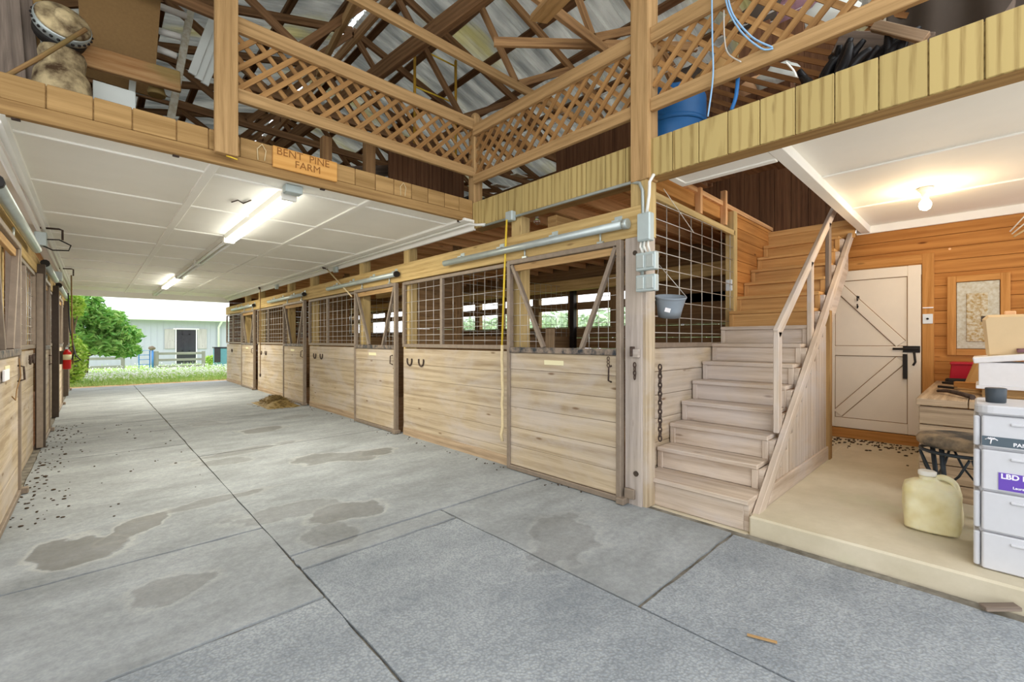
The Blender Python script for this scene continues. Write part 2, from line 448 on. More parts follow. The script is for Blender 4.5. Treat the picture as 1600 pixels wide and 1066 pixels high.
W['matp'] = floor_mat('aisle_mat_pebbled', '#b0b5b8', '#8c9297', True)
W['slab'] = plain('slab_concrete', '#8f897d', .9, c2='#5f594f', scale=8, bump=.2)
g = N('wing_concrete'); p = g.pos()
c = g.ramp(g.noise(p, 1.4, 6, .65), [(.35, lin('#c5baa0')), (.66, lin('#dbd1ba'))])
c = g.mix(g.math('MULTIPLY', g.step(g.noise(g.mapping(p, (1,1,1), (9,2,0)), 1.1, 3), .55, .75), .5), c, lin('#c4cda4'))
g.bump(g.noise(p, 30, 5), .25, .006)
W['wing'] = g.done(c, .85, 0, .2)
g = N('lawn'); p = g.pos()
W['lawn'] = g.done(g.ramp(g.noise(p, 3, 5), [(.35, lin('#9fbf66')), (.65, lin('#c8d99b'))]), .95, 0, .1)
# ================================================================== SETTING
XL, XR, XB = -.5, 3.2, 6.95          # aisle faces of the two stall rows, back wall
YO, YE = 4.11, 17.2                  # front edge of the loft over the aisle, far end of the aisle
ZC = 2.76                            # white ceilings
# floor slab, raised wing slab, dirt strip, lawn
m = MB().box(-4.6, 3.32, -3, YE+.25, -.3, -.004); struct(m.build('floor', W['slab']), 'grey concrete slab under the aisle mats')
m = MB().prism([(3.33,-3,-.3),(3.33,1.12,-.3),(3.33,1.12,.125),(3.33,-3,.125)], (XB+.1-3.33,0,0)).box(3.39, XB+.1, 1.12, 2.0, -.3, .12).box(3.3, 3.4, 1.12, 2.0, -.3, -.003)
struct(m.build('floor.001', W['wing'], bevel=.012), 'raised pale concrete floor of the side room')
m = MB().box(3.3, 7.0, 2.0, YE, -.3, -.002); struct(m.build('floor.002', W['soil']), 'dirt floor inside the right-hand stalls')
m = MB().box(-4.6, -.55, 3.6, YE, -.3, -.001); struct(m.build('floor.003', W['soil']), 'dirt floor inside the left-hand stalls')
m = MB().box(-1.2, 4.2, YE+.22, YE+1.0, -.3, -.01); struct(m.build('trim_1', W['soil']), 'orange clay strip where the aisle meets the grass')

# rubber mats on the aisle floor
def mat(x0, x1, y0, y1, label, peb=False, seed=0):
    rnd = random.Random(seed); e = lambda: rnd.uniform(-.006, .006)
    g = .0065
    def edge(ax, ay, bx, by):
        n = 10; return [(ax+(bx-ax)*i/n+e()*(0 < i), ay+(by-ay)*i/n+e()*(0 < i)) for i in range(n)]
    h = .012; c = [(x0+g,y0+h),(x1-g,y0+h),(x1-g,y1-h),(x0+g,y1-h)]
    pts = []
    for i in range(4): pts += edge(*c[i], *c[(i+1) % 4])
    mb = MB().prism([(a,b,-.003) for a, b in pts], (0,0,.013))
    o = mb.build('rubber_mat', W['matp' if peb else 'mat']); 
    return tag(o, label, 'floor mat', 'rubber mats on the aisle floor')
xs = .885
mat(-.47, xs, 1.3, 2.36, 'pebbled grey rubber mat nearest the camera on the left of the long aisle seam', True, 1)
mat(-.47, xs, 2.36, 3.53, 'grey rubber mat with a round dried puddle, left of the long aisle seam', False, 2)
mat(-.47, xs, 3.53, 7.08, 'long grey rubber mat with a snaking damp stain beside the left stalls', False, 3)
mat(-.47, xs, 7.08, 8.37, 'clean grey rubber mat left of the seam, next after the one with the snaking stain', False, 4)
mat(-.47, xs, 8.37, 9.56, 'pale grey rubber mat left of the seam, between the two dark cross joints', False, 5)
mat(-.47, xs, 9.56, 10.65, 'pale narrow rubber mat left of the seam beyond the second dark cross joint', False, 6)
mat(-.47, xs, 10.65, 13.2, 'pale rubber mat left of the seam, last but one before the grass', False, 7)
mat(-.47, xs, 13.2, YE+.2, 'pale rubber mat left of the seam reaching the grass at the barn exit', False, 8)
mat(xs, 2.0, -.2, 2.73, 'dark pebbled rubber mat filling the front centre of the floor', True, 9)
mat(2.0, 3.22, -.8, 1.19, 'pebbled rubber mat along the edge of the raised concrete side room', True, 10)
mat(2.0, 3.24, 1.19, 2.95, 'grey rubber mat in front of the staircase with a faded round stain', False, 11)
mat(xs, 3.3, 2.95, 6.2, 'grey rubber mat with joined puddle stains by the nearest right-hand stall', False, 12)
mat(xs, 3.3, 6.2, 8.97, 'grey rubber mat in front of the second right-hand stall door', False, 13)
mat(xs, 3.3, 8.97, 13.1, 'grey rubber mat under the small hay pile', False, 14)
mat(xs, 3.3, 13.1, YE+.2, 'pale rubber mat on the right ending at the clay by the barn exit', False, 15)
mat(xs, 2.0, 2.73, 2.95, 'narrow filler strip of mat behind the dark pebbled centre mat', False, 16)

# ---- ceiling over the aisle with battens
m = MB().box(-.62, 3.25, YO+.02, YE, ZC, ZC+.03); cel = struct(m.build('ceiling', W['white']), 'white panelled ceiling over the aisle')
def trim(n, mb, mt, label, bev=.004): return struct(mb.build('trim_%d' % n, mt, bevel=bev), label)
m = MB()
for y in (4.46, 5.68, 7.0, 8.26, 9.5, 10.75, 12.0, 13.25, 14.5, 15.8): m.box(-.4, 3.12, y-.025, y+.025, ZC-.016, ZC)
trim(2, m, W['whitetrim'], 'white cross battens on the aisle ceiling')
m = MB()
for x in (.705, 2.03): m.box(x-.035, x+.035, YO+.05, YE-.02, ZC-.02, ZC)
trim(3, m, W['whitetrim'], 'white lengthwise battens on the aisle ceiling')
m = MB().box(-.6, -.39, YO+.02, YE, ZC-.022, ZC); trim(4, m, W['whitetrim'], 'white edge board of the aisle ceiling over the left stalls')
m = MB().box(3.1, 3.27, YO-.03, YE, ZC-.03, ZC); m.box(3.235, 3.27, YO-.03, YE, ZC-.12, ZC-.03)
trim(5, m, W['whitetrim'], 'white edge board of the aisle ceiling over the right stalls')
m = MB().box(-.62, 3.3, YE-.02, YE+.12, 2.6, 2.95); trim(6, m, W['whitetrim'], 'white header above the barn exit')

# ---- loft floor
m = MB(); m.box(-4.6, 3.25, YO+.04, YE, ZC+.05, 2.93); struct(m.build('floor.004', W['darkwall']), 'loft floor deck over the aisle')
m = MB(); m.box(3.38, 7.0, 2.02, YE, 2.88, 2.93); m.box(3.38, 7.0, -3, 1.0, ZC+.03, 2.93); m.box(3.38, 3.62, 1.0, 2.02, ZC+.03, 2.93)
struct(m.build('floor.005', W['joist']), 'loft floor deck over the right-hand stalls and side room')

# ---- side room ceiling
m = MB().box(3.39, XB, -3, 1.0, ZC-.01, ZC+.02); m.box(3.39, 3.6, 1.0, 1.76, ZC-.01, ZC+.02)
struct(m.build('ceiling.001', W['white']), 'white board ceiling of the side room')
m = MB().box(3.405, XB-.03, 0.94, 1.03, 2.668, ZC-.01); m.box(3.405, 3.66, 1.03, 1.76, 2.672, 2.70); m.box(3.60, 3.66, 1.03, 1.76, 2.66, 2.672); m.box(3.405, 3.60, 1.70, 1.76, 2.66, 2.672)
for x in (4.55, 5.85): m.box(x-.025, x+.025, -3, .94, ZC-.024, ZC-.01)
trim(7, m, W['whitetrim'], 'white trim boards round the stair opening and ceiling joints of the side room')
m = MB().box(XB-.03, XB, -3, 1.08, 2.66, ZC-.01); trim(8, m, W['whitetrim'], 'white board along the top of the side room back wall')

# ---- back wall of the side room: horizontal pine boards, and dark planks above
def hplanks(mb, x0, x1, y0, y1, z0, z1, h, gap=.004, holes=()):
    z = z0; 
    while z < z1-.01:
        t = min(z+h, z1)
        if abs(x1-x0) > abs(y1-y0): mb.box(x0, x1, y0, y1, z+gap/2, t-gap/2)
        else: mb.box(x0, x1, y0, y1, z+gap/2, t-gap/2)
        z = t
    return mb
m = MB()
z = .12
while z < 2.66:
    t = min(z+.142, 2.66)
    if t < 2.3:
        m.box(XB, XB+.03, -3, .47, z+.002, t-.002); m.box(XB, XB+.03, 1.42, 2.0, z+.002, t-.002)
    else: m.box(XB, XB+.03, -3, 2.0, z+.002, t-.002)
    z = t
m.box(XB+.03, XB+.06, -3, 2.0, .12, 2.7)
struct(m.build('wall_back', W['orange'], bevel=.003), 'orange pine board wall of the side room')
m = MB(); y = -3.0
while y < YE-.3:
    m.box(XB, XB+.03, y+.003, y+.197, 2.78, 4.5); y += .2
m.box(XB+.03, XB+.04, -3, YE-.3, 2.78, 4.5)
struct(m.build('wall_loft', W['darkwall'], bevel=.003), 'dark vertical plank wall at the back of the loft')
# wall beside the stairs
m = MB(); hplanks(m, 5.5, XB, 1.99, 2.03, .12, 2.85, .128); struct(m.build('wall_stair', W['orange'], bevel=.003), 'orange pine board wall beside the upper stairs')
m = MB(); hplanks(m, 3.42, 5.45, 2.0, 2.035, .02, 1.29, .21); struct(m.build('wall_stair.001', W['stall'], bevel=.003), 'pale weathered plank wall beside the lower stairs')

# ---- back wall of the right stalls with window slots, partitions
m = MB()
hplanks(m, XB, XB+.04, 2.03, YE, 0, 1.62, .2)
hplanks(m, XB, XB+.04, 2.03, YE, 1.95, 2.1, .15)
hplanks(m, XB, XB+.04, 2.03, YE, 2.24, 2.9, .17)
m.box(XB, XB+.04, 2.03, 4.3, 1.62, 2.24)
for y in (4.62, 5.62, 6.6, 7.75, 8.6, 9.4, 10.6, 11.8, 13.3, 14.5, 16, 17): m.box(XB-.02, XB+.08, y-.09, y+.09, 1.6, 2.26)
struct(m.build('wall_right', W['stallin']), 'brown plank back wall of the right-hand stalls with window slots')
def partition(n, y, xa, label):
    m = MB(); hplanks(m, 3.41, xa, y, y+.045, 0, 2.5, .19); hplanks(m, xa, XB, y, y+.045, 0, 1.42, .19)
    m.box(xa-.05, xa+.05, y-.03, y+.075, 0, 2.88)
    struct(m.build('wall_partition_%d' % n, W['stallin']), label)
    m = MB()
    for i in range(int((XB-xa)/.15)): m.tube([(xa+.1+i*.15, y+.02, 1.42), (xa+.1+i*.15, y+.02, 2.4)], .004, 4)
    for i in range(7): m.tube([(xa, y+.02, 1.5+i*.15), (XB, y+.02, 1.5+i*.15)], .004, 4)
    o = m.build('mesh_screen', W['wire']); return tag(o, label.replace('plank partition', 'wire mesh screen on top of the plank partition'), 'mesh screen')
partition(1, 5.62, 4.15, 'plank partition between the two nearest right-hand stalls')
partition(2, 9.45, 4.0, 'plank partition between the second and third right-hand stalls')
partition(3, 13.35, 4.0, 'plank partition between the third and fourth right-hand stalls')
m = MB(); hplanks(m, 3.3, XB, YE-.04, YE, 0, 2.9, .2); struct(m.build('wall_end', W['darkwall']), 'end wall of the right-hand stalls')
# left stalls' shell
m = MB(); hplanks(m, -4.5, -4.46, 3.6, YE, 0, 1.5, .2); hplanks(m, -4.5, -4.46, 3.6, YE, 1.9, 2.9, .2)
hplanks(m, -4.46, -.6, YE-.04, YE, 0, 2.9, .2)
struct(m.build('wall_left', W['stallin']), 'plank shell of the left-hand stalls')
m = MB(); m.box(-4.6, -.62, YO+.04, YE, ZC-.02, ZC+.04); struct(m.build('ceiling.002', W['joist']), 'boarded ceiling of the left-hand stalls')

# ---- joists over the right-hand stalls
k = 0
y = 2.35
while y < YE-.2:
    o = MB().box(3.385, XB-.01, y-.02, y+.02, 2.74, 2.88).build('ceiling_joist', W['joist'])
    tag(o, 'orange-brown floor joist of the loft above the right-hand stalls', 'joist', 'loft joists above the stalls'); y += .42
tag(MB().box(3.6, XB, 2.05, 2.12, 2.74, 2.95).build('stair_joist', W['trimor'], bevel=.004), 'orange joist along the left edge of the stair opening', 'joist')
tag(MB().box(3.4, 5.5, 2.16, 2.2, 2.68, 2.86).build('stair_joist', W['joist'], bevel=.004), 'shorter orange joist just left of the stair opening', 'joist')
for i, (x, l) in enumerate(((4.55, 'upright wood block nailed to the stair opening joist, nearer one'), (5.2, 'upright wood block nailed to the stair opening joist, farther one'))):
    tag(MB().box(x, x+.05, 1.99, 2.05, 2.66, 3.05).build('wood_block', W['joist'], bevel=.003), l, 'wood block')

# ================================================================== LOFT EDGE
# right fascia (along the aisle) and left fascia (across it)
fr = thing('loft_fascia', 'grooved yellow plywood fascia with beam along the right loft edge', 'fascia', (3.25, 2, 2.66))
m = MB(); y = 4.11; 
m.box(3.264, 3.27, -3, 4.11, 2.665, 2.955)
while y > -3: m.box(3.245, 3.264, y-.200, y, 2.66, 2.962); y -= .206
m.build('plywood_boards', W['fascia'], fr, bevel=.004)
MB().box(3.262, 3.40, -3, YO+.02, 2.655, 2.67).build('beam', W['beamdk'], fr)
MB().box(3.27, 3.39, -3, YO+.02, 2.67, 2.90).build('beam', W['beam'], fr)
fl = thing('loft_fascia', 'grooved plywood fascia with hanging name board across the aisle opening', 'fascia', (1.4, YO, 2.78))
m = MB(); x = 3.245
m.box(-2.6, 3.245, YO+.014, YO+.024, 2.84, 2.985)
for w in (.2,.2,.215,.2,.205,.2,.205,.2,.31,.2,.25,.21,.2,.25,.2,.22,.2,.2,.2,.2,.2,.2,.2,.2,.2,.2,.2,.2):
    m.box(x-w+.006, x, YO, YO+.018, 2.835, 2.992); x -= w
    if x < -2.6: break
m.build('plywood_boards', W['fascia2'], fl, bevel=.004)
MB().box(-2.6, 3.25, YO+.005, YO+.06, ZC-.02, 2.835).build('beam', W['beamdk'], fl, bevel=.004)
# name board with carved lettering
nb = thing('name_board', 'orange wooden board carved BENT PINE FARM on the loft fascia', 'sign', (1.37, YO-.012, 2.9))
MB().box(1.1, 1.64, YO-.024, YO-.001, 2.812, 2.99).build('board', W['sign'], nb, bevel=.003)
def on_y(x, y, z): return Matrix.Translation((x, y, z)) @ Matrix.Rotation(PI/2, 4, 'X')
text_mesh('lettering', 'BENT  PINE', .088, W['carve_shade'], nb, on_y(1.125, YO-.0255, 2.905), .001)
text_mesh('lettering', 'FARM', .088, W['carve_shade'], nb, on_y(1.27, YO-.0255, 2.828), .001)
for x, l in ((1.02, 'bent straw loop on the fascia left of the name board'), (2.33, 'bent straw loop on the fascia right of the name board')):
    o = MB().tube([(x-.03, YO-.008, 2.84), (x-.035, YO-.01, 2.93), (x, YO-.012, 2.975), (x+.03, YO-.008, 2.93), (x+.02, YO-.006, 2.845)], .004, 6).build('straw_loop', W['ropepale']); tag(o, l, 'straw')

for k, (u, v) in enumerate(((22,174),(277,235),(507,291),(717,344))):
    p = at_z(u, v, ZC-.006); p.y = max(p.y, YO+.05)
    tag(MB().box(p.x-.02, p.x+.02, p.y-.012, p.y+.012, ZC-.03, ZC).build('dark_clip', W['rustiron']), ('first', 'second', 'third', 'fourth')[k]+' small dark clip from the left under the loft fascia', 'clip')
# railing posts
tag(MB().box(.68, .835, YO-.085, YO-.026, 2.80, 5.2).build('railing_post', W['rail'], bevel=.005), 'tall pine post hanging over the left loft fascia, yellow wire at its foot', 'post')
tag(MB().tube([(.76, YO-.05, 2.795), (.79, YO-.07, 2.785), (.83, YO-.08, 2.775)], .006, 6).build('wire_stub', W['yellow']), 'short yellow wire poking from the foot of the tall left post', 'wire')
cp = thing('railing_post', 'short corner post with rounded top where the two loft railings meet', 'post', (3.325, YO+.02, 2.83))
MB().box(3.255, 3.385, YO-.02, YO+.1, 2.8, 4.0).build('shaft', W['rail'], cp, bevel=.012)
m = MB(); m.ball((3.32, YO+.04, 3.99), .06, .06, .07); m.build('rounded_top', W['rail'], cp)
tag(MB().box(3.2, 3.36, 1.82, 1.98, 2.64, 5.4).build('railing_post', W['rail'], bevel=.006), 'tall pine post rising past the right-hand loft railings', 'post')

def railing(label, axis, fixed, a, b, zt, zb, th):
    """rails and lattice between a and b along X or Y"""
    r = thing('lattice_railing', label, 'railing', (a, fixed, zb) if axis == 'X' else (fixed, a, zb), 'lattice railings of the loft')
    def bx(mb, s0, s1, d0, d1, z0, z1):
        if axis == 'X': mb.box(s0, s1, fixed+d0, fixed+d1, z0, z1)
        else: mb.box(fixed+d0, fixed+d1, s0, s1, z0, z1)
        return mb
    bx(MB(), a, b, -.02, .025, zt-.125, zt).build('top_rail', W['rail'], r, bevel=.005)
    bx(MB(), a, b, -.02, .025, zb-.105, zb).build('bottom_rail', W['rail'], r, bevel=.005)
    lo, hi = zb-.03, zt-.09
    H = hi-lo; sp = .165; w = .04
    for sgn, d in (((1, .032), (-1, .05)) if axis == 'X' else ((-1, .032), (1, .05))):
        m = MB(); c = a-H
        while c < b+H:
            # line s = c + sgn*(z-lo) (sgn>0) clipped to a..b
            if sgn > 0: p0, p1 = (c, lo), (c+H, hi)
            else: p0, p1 = (c+H, lo), (c, hi)
            t0, t1 = 0.0, 1.0; ds = p1[0]-p0[0]
            for lim, side in ((a, 1), (b, -1)):
                f0 = (p0[0]-lim)*side; f1 = (p1[0]-lim)*side
                if f0 < 0 and f1 < 0: t0 = 2
                elif f0 < 0: t0 = max(t0, f0/(f0-f1))
                elif f1 < 0: t1 = min(t1, f0/(f0-f1))
            if t1-t0 > .06:
                q0 = (p0[0]+ds*t0, lo+H*t0); q1 = (p0[0]+ds*t1, lo+H*t1)
                if axis == 'X': m.beam((q0[0], fixed+d, q0[1]), (q1[0], fixed+d, q1[1]), (.016 if d < .04 else .012), w)
                else: m.beam((fixed+d, q0[0], q0[1]), (fixed+d, q1[0], q1[1]), (.016 if d < .04 else .012), w)
            c += sp
        m.build('lattice_slats', W['lattice'], r)
    return r
railing('lattice railing across the aisle between tall left post and corner post', 'X', YO+.0, .835, 3.26, 3.95, 3.375, .04)
railing('lattice railing between the corner post and the tall right post', 'Y', 3.25, 1.98, YO-.02, 3.87, 3.285, .04)
railing('lattice railing in front of the blue drum, right of the tall right post', 'Y', 3.25, -2.0, 1.82, 3.85, 3.285, .04)

# plank walls of the store room in the loft
m = MB(); x = 2.75
while x < 3.95: m.box(x, x+.196, 5.2, 5.23, 2.93, 3.98); x += .2
tag(m.build('plank_screen', W['darkwall'], bevel=.003), 'dark plywood-faced screen in the loft behind the left railing', 'plank screen')
m = MB(); y = 1.9
while y < 3.85: m.box(4.6, 4.63, y, y+.147, 2.93, 4.02); y += .15
tag(m.build('plank_screen', W['darkwall'], bevel=.003), 'dark vertical plank screen in the loft behind the corner railing', 'plank screen')
tag(MB().box(1.85, 1.95, 5.0, 5.1, 2.93, 3.62).build('stub_post', W['truss'], bevel=.004), 'short brown loft post behind the left railing, left one', 'post')
tag(MB().box(2.35, 2.47, 5.0, 5.1, 2.93, 3.75).build('stub_post', W['truss'], bevel=.004), 'short brown loft post behind the left railing, right one', 'post')
tag(MB().beam((1.9, 5.15, 3.25), (3.0, 5.7, 3.72), .05, .14).build('loft_brace', W['greyold']), 'slanting grey brace in the loft under the left railing', 'brace')

# ================================================================== ROOF
RX, RZ, SL = 2.6, 5.72, .30
def rz(x): return RZ - abs(x-RX)*SL
def sheet(xa, xb):
    y = -.35; pts = []
    while y < YE+.5:
        pts += [(y,0),(y+.010,.03),(y+.036,.03),(y+.046,0),(y+.11,0),(y+.116,.006),(y+.126,.006),(y+.132,0),(y+.176,0),(y+.182,.006),(y+.192,.006),(y+.198,0)]; y += .23
    m = MB(); o = 0
    n = len(pts)
    for x in (xa, xb):
        for (yy, h) in pts: m.v.append(Vector((x, yy, rz(x)+h)))
    for i in range(n-1):
        m.f.append((i, i+1, n+i+1, n+i)); m.uv.append([(0,0)]*4); m.smooth.append(False)
    return m
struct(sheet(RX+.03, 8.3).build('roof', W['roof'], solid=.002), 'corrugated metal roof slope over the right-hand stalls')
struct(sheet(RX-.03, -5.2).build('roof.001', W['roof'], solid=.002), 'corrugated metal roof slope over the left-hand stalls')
k = 0
for side in (1, -1):
    for d in (.25, .85, 1.45, 2.05, 2.65, 3.25, 3.85, 4.45, 5.05, 5.65, 6.25, 6.85):
        x = RX + side*d
        if x > 7.3 or x < -4.7: continue
        a = math.atan(-SL*side); z = rz(x) - .022
        m = MB().hexa((x, (YE-.3)/2, z), (.045*math.cos(a),0,.045*math.sin(a)), (0,(YE+.3)/2,0), (-.018*math.sin(a),0,.018*math.cos(a)))
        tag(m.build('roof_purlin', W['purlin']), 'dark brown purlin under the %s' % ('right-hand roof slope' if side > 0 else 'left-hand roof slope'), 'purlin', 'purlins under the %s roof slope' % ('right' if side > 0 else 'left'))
ZB = 4.36
ords = ['nearest roof truss, crossing above the tall right post', 'second roof truss back from the opening', 'roof truss whose pale bottom chord crosses above the corner post', 'roof truss just behind the left lattice railing', 'second dark roof truss behind the left lattice railing', 'third dark roof truss behind the left lattice railing', 'fourth dark roof truss behind the left lattice railing', 'fifth dark roof truss behind the left lattice railing', 'sixth dark roof truss behind the left lattice railing', 'seventh dark roof truss behind the left lattice railing', 'roof truss last but one before the far gable', 'roof truss closest to the far gable']
def truss(y, label, mt, base=None):
    t = thing('roof_truss', label, 'roof truss', (RX, y, ZB), 'roof trusses')
    xl, xr = RX-4.45, RX+4.45
    MB().beam((xl, y, ZB), (xr, y, ZB), .04, .095).build('bottom_chord', W[base or mt], t)
    MB().beam((RX, y, RZ-.11), (xr+.3, y, rz(xr+.3)-.11), .04, .095).build('top_chord', W[mt], t)
    MB().beam((RX, y, RZ-.11), (xl-.3, y, rz(xl-.3)-.11), .04, .095).build('top_chord', W[mt], t)
    for s in (1, -1):
        for (a, b) in ((0, 1.05), (2.05, 1.05), (2.05, 3.05), (3.6, 3.05)):
            # from the top chord at offset a to the bottom chord at offset b
            MB().beam((RX+s*a, y+.0, rz(RX+s*a)-.13), (RX+s*b, y, ZB+.02), .036, .078).build('web', W[mt], t)
    return t
ys = [1.55, 2.68, 3.78, 4.86, 5.95, 7.03, 8.1, 9.2, 10.4, 11.8, 13.4, 15.2]
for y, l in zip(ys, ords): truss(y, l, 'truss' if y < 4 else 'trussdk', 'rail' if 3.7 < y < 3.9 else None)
# long timbers under the roof
tag(MB().beam((3.12, 1.2, 4.93), (1.9, 14, 4.70), .075, .2).build('roof_strongback', W['trussdk'], bevel=.004), 'thick dark beam running back diagonally through the roof trusses', 'beam')
tag(MB().beam((2.63, 1.2, 5.52), (2.63, 16.8, 5.52), .04, .14).build('ridge_board', W['truss'], bevel=.003), 'ridge board under the peak of the roof', 'beam')
tag(MB().beam((1.62, 2.6, 4.55), (2.3, 6.4, 5.1), .05, .1).build('roof_brace', W['rail'], bevel=.003), 'pale orange diagonal brace rising to the roof peak above the left railing', 'brace')
tag(MB().beam(at_y(842, 30, 2.35), at_y(905, -40, 1.6), .14, .045).build('loose_plank', W['rail'], bevel=.003), 'thick pine plank end poking out of the roof at the top of the photo', 'plank')
tag(MB().beam((3.0, 3.45, 4.42), (4.6, 2.05, 4.42), .04, .09).build('roof_brace', W['truss'], bevel=.003), 'brown horizontal brace from truss to truss above the corner railing', 'brace')
# electric fence wires strung through the loft
for i, (dx, dz) in enumerate(((0,0), (.06,.05), (.12,.0), (.18,.06), (.05,-.05))):
    o = MB().tube([(4.3+dx, 4.6, 4.22+dz), (4.3+dx, 3, 4.19+dz), (4.3+dx, .4, 4.22+dz)], .003, 5).build('loft_wire', W['wire'])
    tag(o, 'thin pale wire strung along the loft above the corner railing', 'wire', 'wires strung along the loft')
# yellow painted ladder frame standing in the loft
yl = thing('yellow_frame', 'yellow rope-wrapped steel frame standing in the loft behind the left railing', 'frame', (3.3, 5.215, 3.98))
pa = at_y(648, 60, 5.215); pb = at_y(648, 142, 5.215); pc = at_y(712, 92, 5.215); pd = at_y(712, 172, 5.215)
for p in (pa, pc): MB().tube([(p.x, 5.215, 3.98), (p.x, 5.215, p.z)], .02, 8).build('upright', W['goldrope'], yl)
MB().tube([at_y(650, 136, 5.215), at_y(712, 162, 5.215)], .011, 8).build('rung', W['yellow'], yl)
MB().tube([at_y(668, 82, 5.215), at_y(712, 104, 5.215)], .011, 8).build('rung', W['yellow'], yl)
# gable wall closing the loft at the far end
m = MB(); x = -4.6
while x < 7.1: m.box(x+.003, x+.197, YE-.03, YE, 2.9, max(2.95, rz(x+.1)-.02)); x += .2
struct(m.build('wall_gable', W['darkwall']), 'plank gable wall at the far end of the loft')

# ================================================================== STALL FRONTS
DW = 1.38; ZL = 1.265; ZT = 2.165
def mesh_rows(z0, z1):
    r = []; z = z0; st = .075
    while z < z1-.03:
        r.append(z); z += st; st = min(.19, st*1.18)
    return r
def grid_wires(mb, y0, y1, z0, z1, x, sp, r=.0035, clip=None):
    n = max(1, round((y1-y0)/sp))
    for i in range(1, n):
        y = y0+(y1-y0)*i/n
        a, b = (z0, z1) if clip is None else clip('v', y)
        if b-a > .03: mb.tube([(x, y, a), (x, y, b)], r, 5)
    for z in mesh_rows(z0+.05, z1):
        a, b = (y0, y1) if clip is None else clip('h', z)
        if b-a > .03: mb.tube([(x, a, z), (x, b, z)], r, 5)
def make_door(label):
    """sliding stall door, local y 0..DW, aisle face towards -x"""
    t = thing('stall_door', label, 'stall door', (0,0,0), 'sliding stall doors')
    bt = MB(); z = .05
    for h in (.2,.19,.21,.2,.19,.17):
        bt.box(-.012, .018, .04, DW-.04, z, z+h-.003); z += h
    bt.build('lower_boards', W['stall'], t, bevel=.002)
    f = MB()
    f.box(-.03, .03, 0, .045, 0, ZT); f.box(-.03, .03, DW-.045, DW, 0, ZT)
    f.box(-.03, .03, .045, DW-.045, ZT-.045, ZT); f.box(-.03, .03, .045, DW-.045, 0, .045)
    f.build('steel_frame', W['steel'], t, bevel=.004)
    r = MB(); r.box(-.034, .03, .045, DW-.045, ZL-.055, ZL); r.build('middle_rail', W['chipped'], t, bevel=.004)['label'] = 'middle rail with worn dark paint'
    MB().box(-.004, .026, .05, DW-.05, ZT-.115, ZT-.05).build('head_board', W['rail'], t, bevel=.003)['label'] = 'pale wooden head board'
    for a, b in ((.06, .42), (DW-.06, DW-.50)):
        br = MB().beam((0, a, ZT-.05), (0, b, ZL), .035, .045, up=(1,0,0)); br.build('yoke_bar', W['steel'], t, bevel=.003)
        w = MB()
        def clip(k, q, a=a, b=b):
            f0 = lambda z: a+(b-a)*(ZT-.05-z)/(ZT-.05-ZL)
            if k == 'h':
                y = f0(q); return (.045, y) if a < .5 else (y, DW-.045)
            z = ZT-.05-(q-a)/(b-a)*(ZT-.05-ZL)
            return (ZL, z)
        lo, hi = (.045, .45) if a < .5 else (DW-.5, DW-.045)
        n = 3
        for i in range(1, n+1):
            y = lo+(hi-lo)*i/(n+1); c = clip('v', y)
            if c[1]-c[0] > .05: w.tube([(.012, y, c[0]), (.012, y, c[1])], .003, 5)
        for z in mesh_rows(ZL+.06, ZT-.1):
            c = clip('h', z)
            if c[1]-c[0] > .03: w.tube([(.012, c[0], z), (.012, c[1], z)], .003, 5)
        w.build('wire_mesh', W['wire'], t)
    MB().box(-.018, -.010, .62, .86, 1.10, 1.145).build('name_plate', W['label'], t, bevel=.002)
    h = MB(); h.tube([(-.014, .10, 1.12), (-.05, .10, 1.11), (-.055, .10, 1.0), (-.014, .10, .985)], .008, 6); h.build('handle', W['rustiron'], t)
    for y in (.22, DW-.24):
        q = MB(); q.box(-.012, .012, y-.03, y+.03, ZT, ZT+.02); q.tube([(0, y, ZT), (0, y, ZT+.11)], .009, 6); q.build('roller_hanger', W['galv'], t)
    MB().box(-.07, .03, -.05, .02, 0, .05).build('floor_guide', W['steel'], t, bevel=.004)
    return t
dY = [2.04, 5.78, 9.58, 13.5]
dl = ['weathered stall door nearest the staircase with chipped dark middle rail', 'second stall door from the staircase on the right, small plate on its boards', 'third stall door from the staircase, beside the hay pile', 'farthest stall door on the right, near the barn exit']
d0 = make_door(dl[0]); d0.location = (XR-.02, dY[0], .015)
# extras on the nearest door only
e = MB(); 
for i in range(3): e.tube([(XR-.055+.0*i, dY[0]+.115+.012*math.cos(q), 1.14+i*.028+.016*math.sin(q)) for q in [k*PI/5 for k in range(10)]], .004, 5, closed=True)
tag(e.build('door_chain', W['rustiron']), 'little chain of three rusty links on the door nearest the stairs', 'chain')
for i in (1,2,3): dup(d0, (XR-.02, dY[i], .015), dl[i])

def make_front(y0, y1, label, rows=6):
    t = thing('stall_barrier', label, 'stall wall', (XR, y0, 0), 'fixed stall fronts')
    MB().box(XR+.022, XR+.03, y0, y1, 0, .115).build('base_board', W['bench'], t, bevel=.003)['label'] = 'brown stained base board'
    b = MB(); z = .0
    for h in (.2,.205,.2,.21,.2,.22):
        b.box(XR+.03, XR+.065, y0, y1, z, z+h-.003); z += h
    b.build('lower_boards', W['stall'], t, bevel=.002)
    f = MB(); yd = y0+(y1-y0)*.57
    f.box(XR+.01, XR+.05, y0, y1, 1.255, 1.3); f.box(XR+.01, XR+.05, y0, y1, ZT-.03, ZT+.01)
    for y in (y0+.02, yd, y1-.02): f.box(XR+.008, XR+.05, y-.024, y+.024, 1.3, ZT-.03)
    f.build('mesh_frame', W['steel'], t, bevel=.003)
    w = MB()
    for a, c in ((y0+.04, yd-.024), (yd+.024, y1-.04)): grid_wires(w, a, c, 1.3, ZT-.03, XR+.035, .19)
    w.build('wire_mesh', W['wire'], t)
    return t
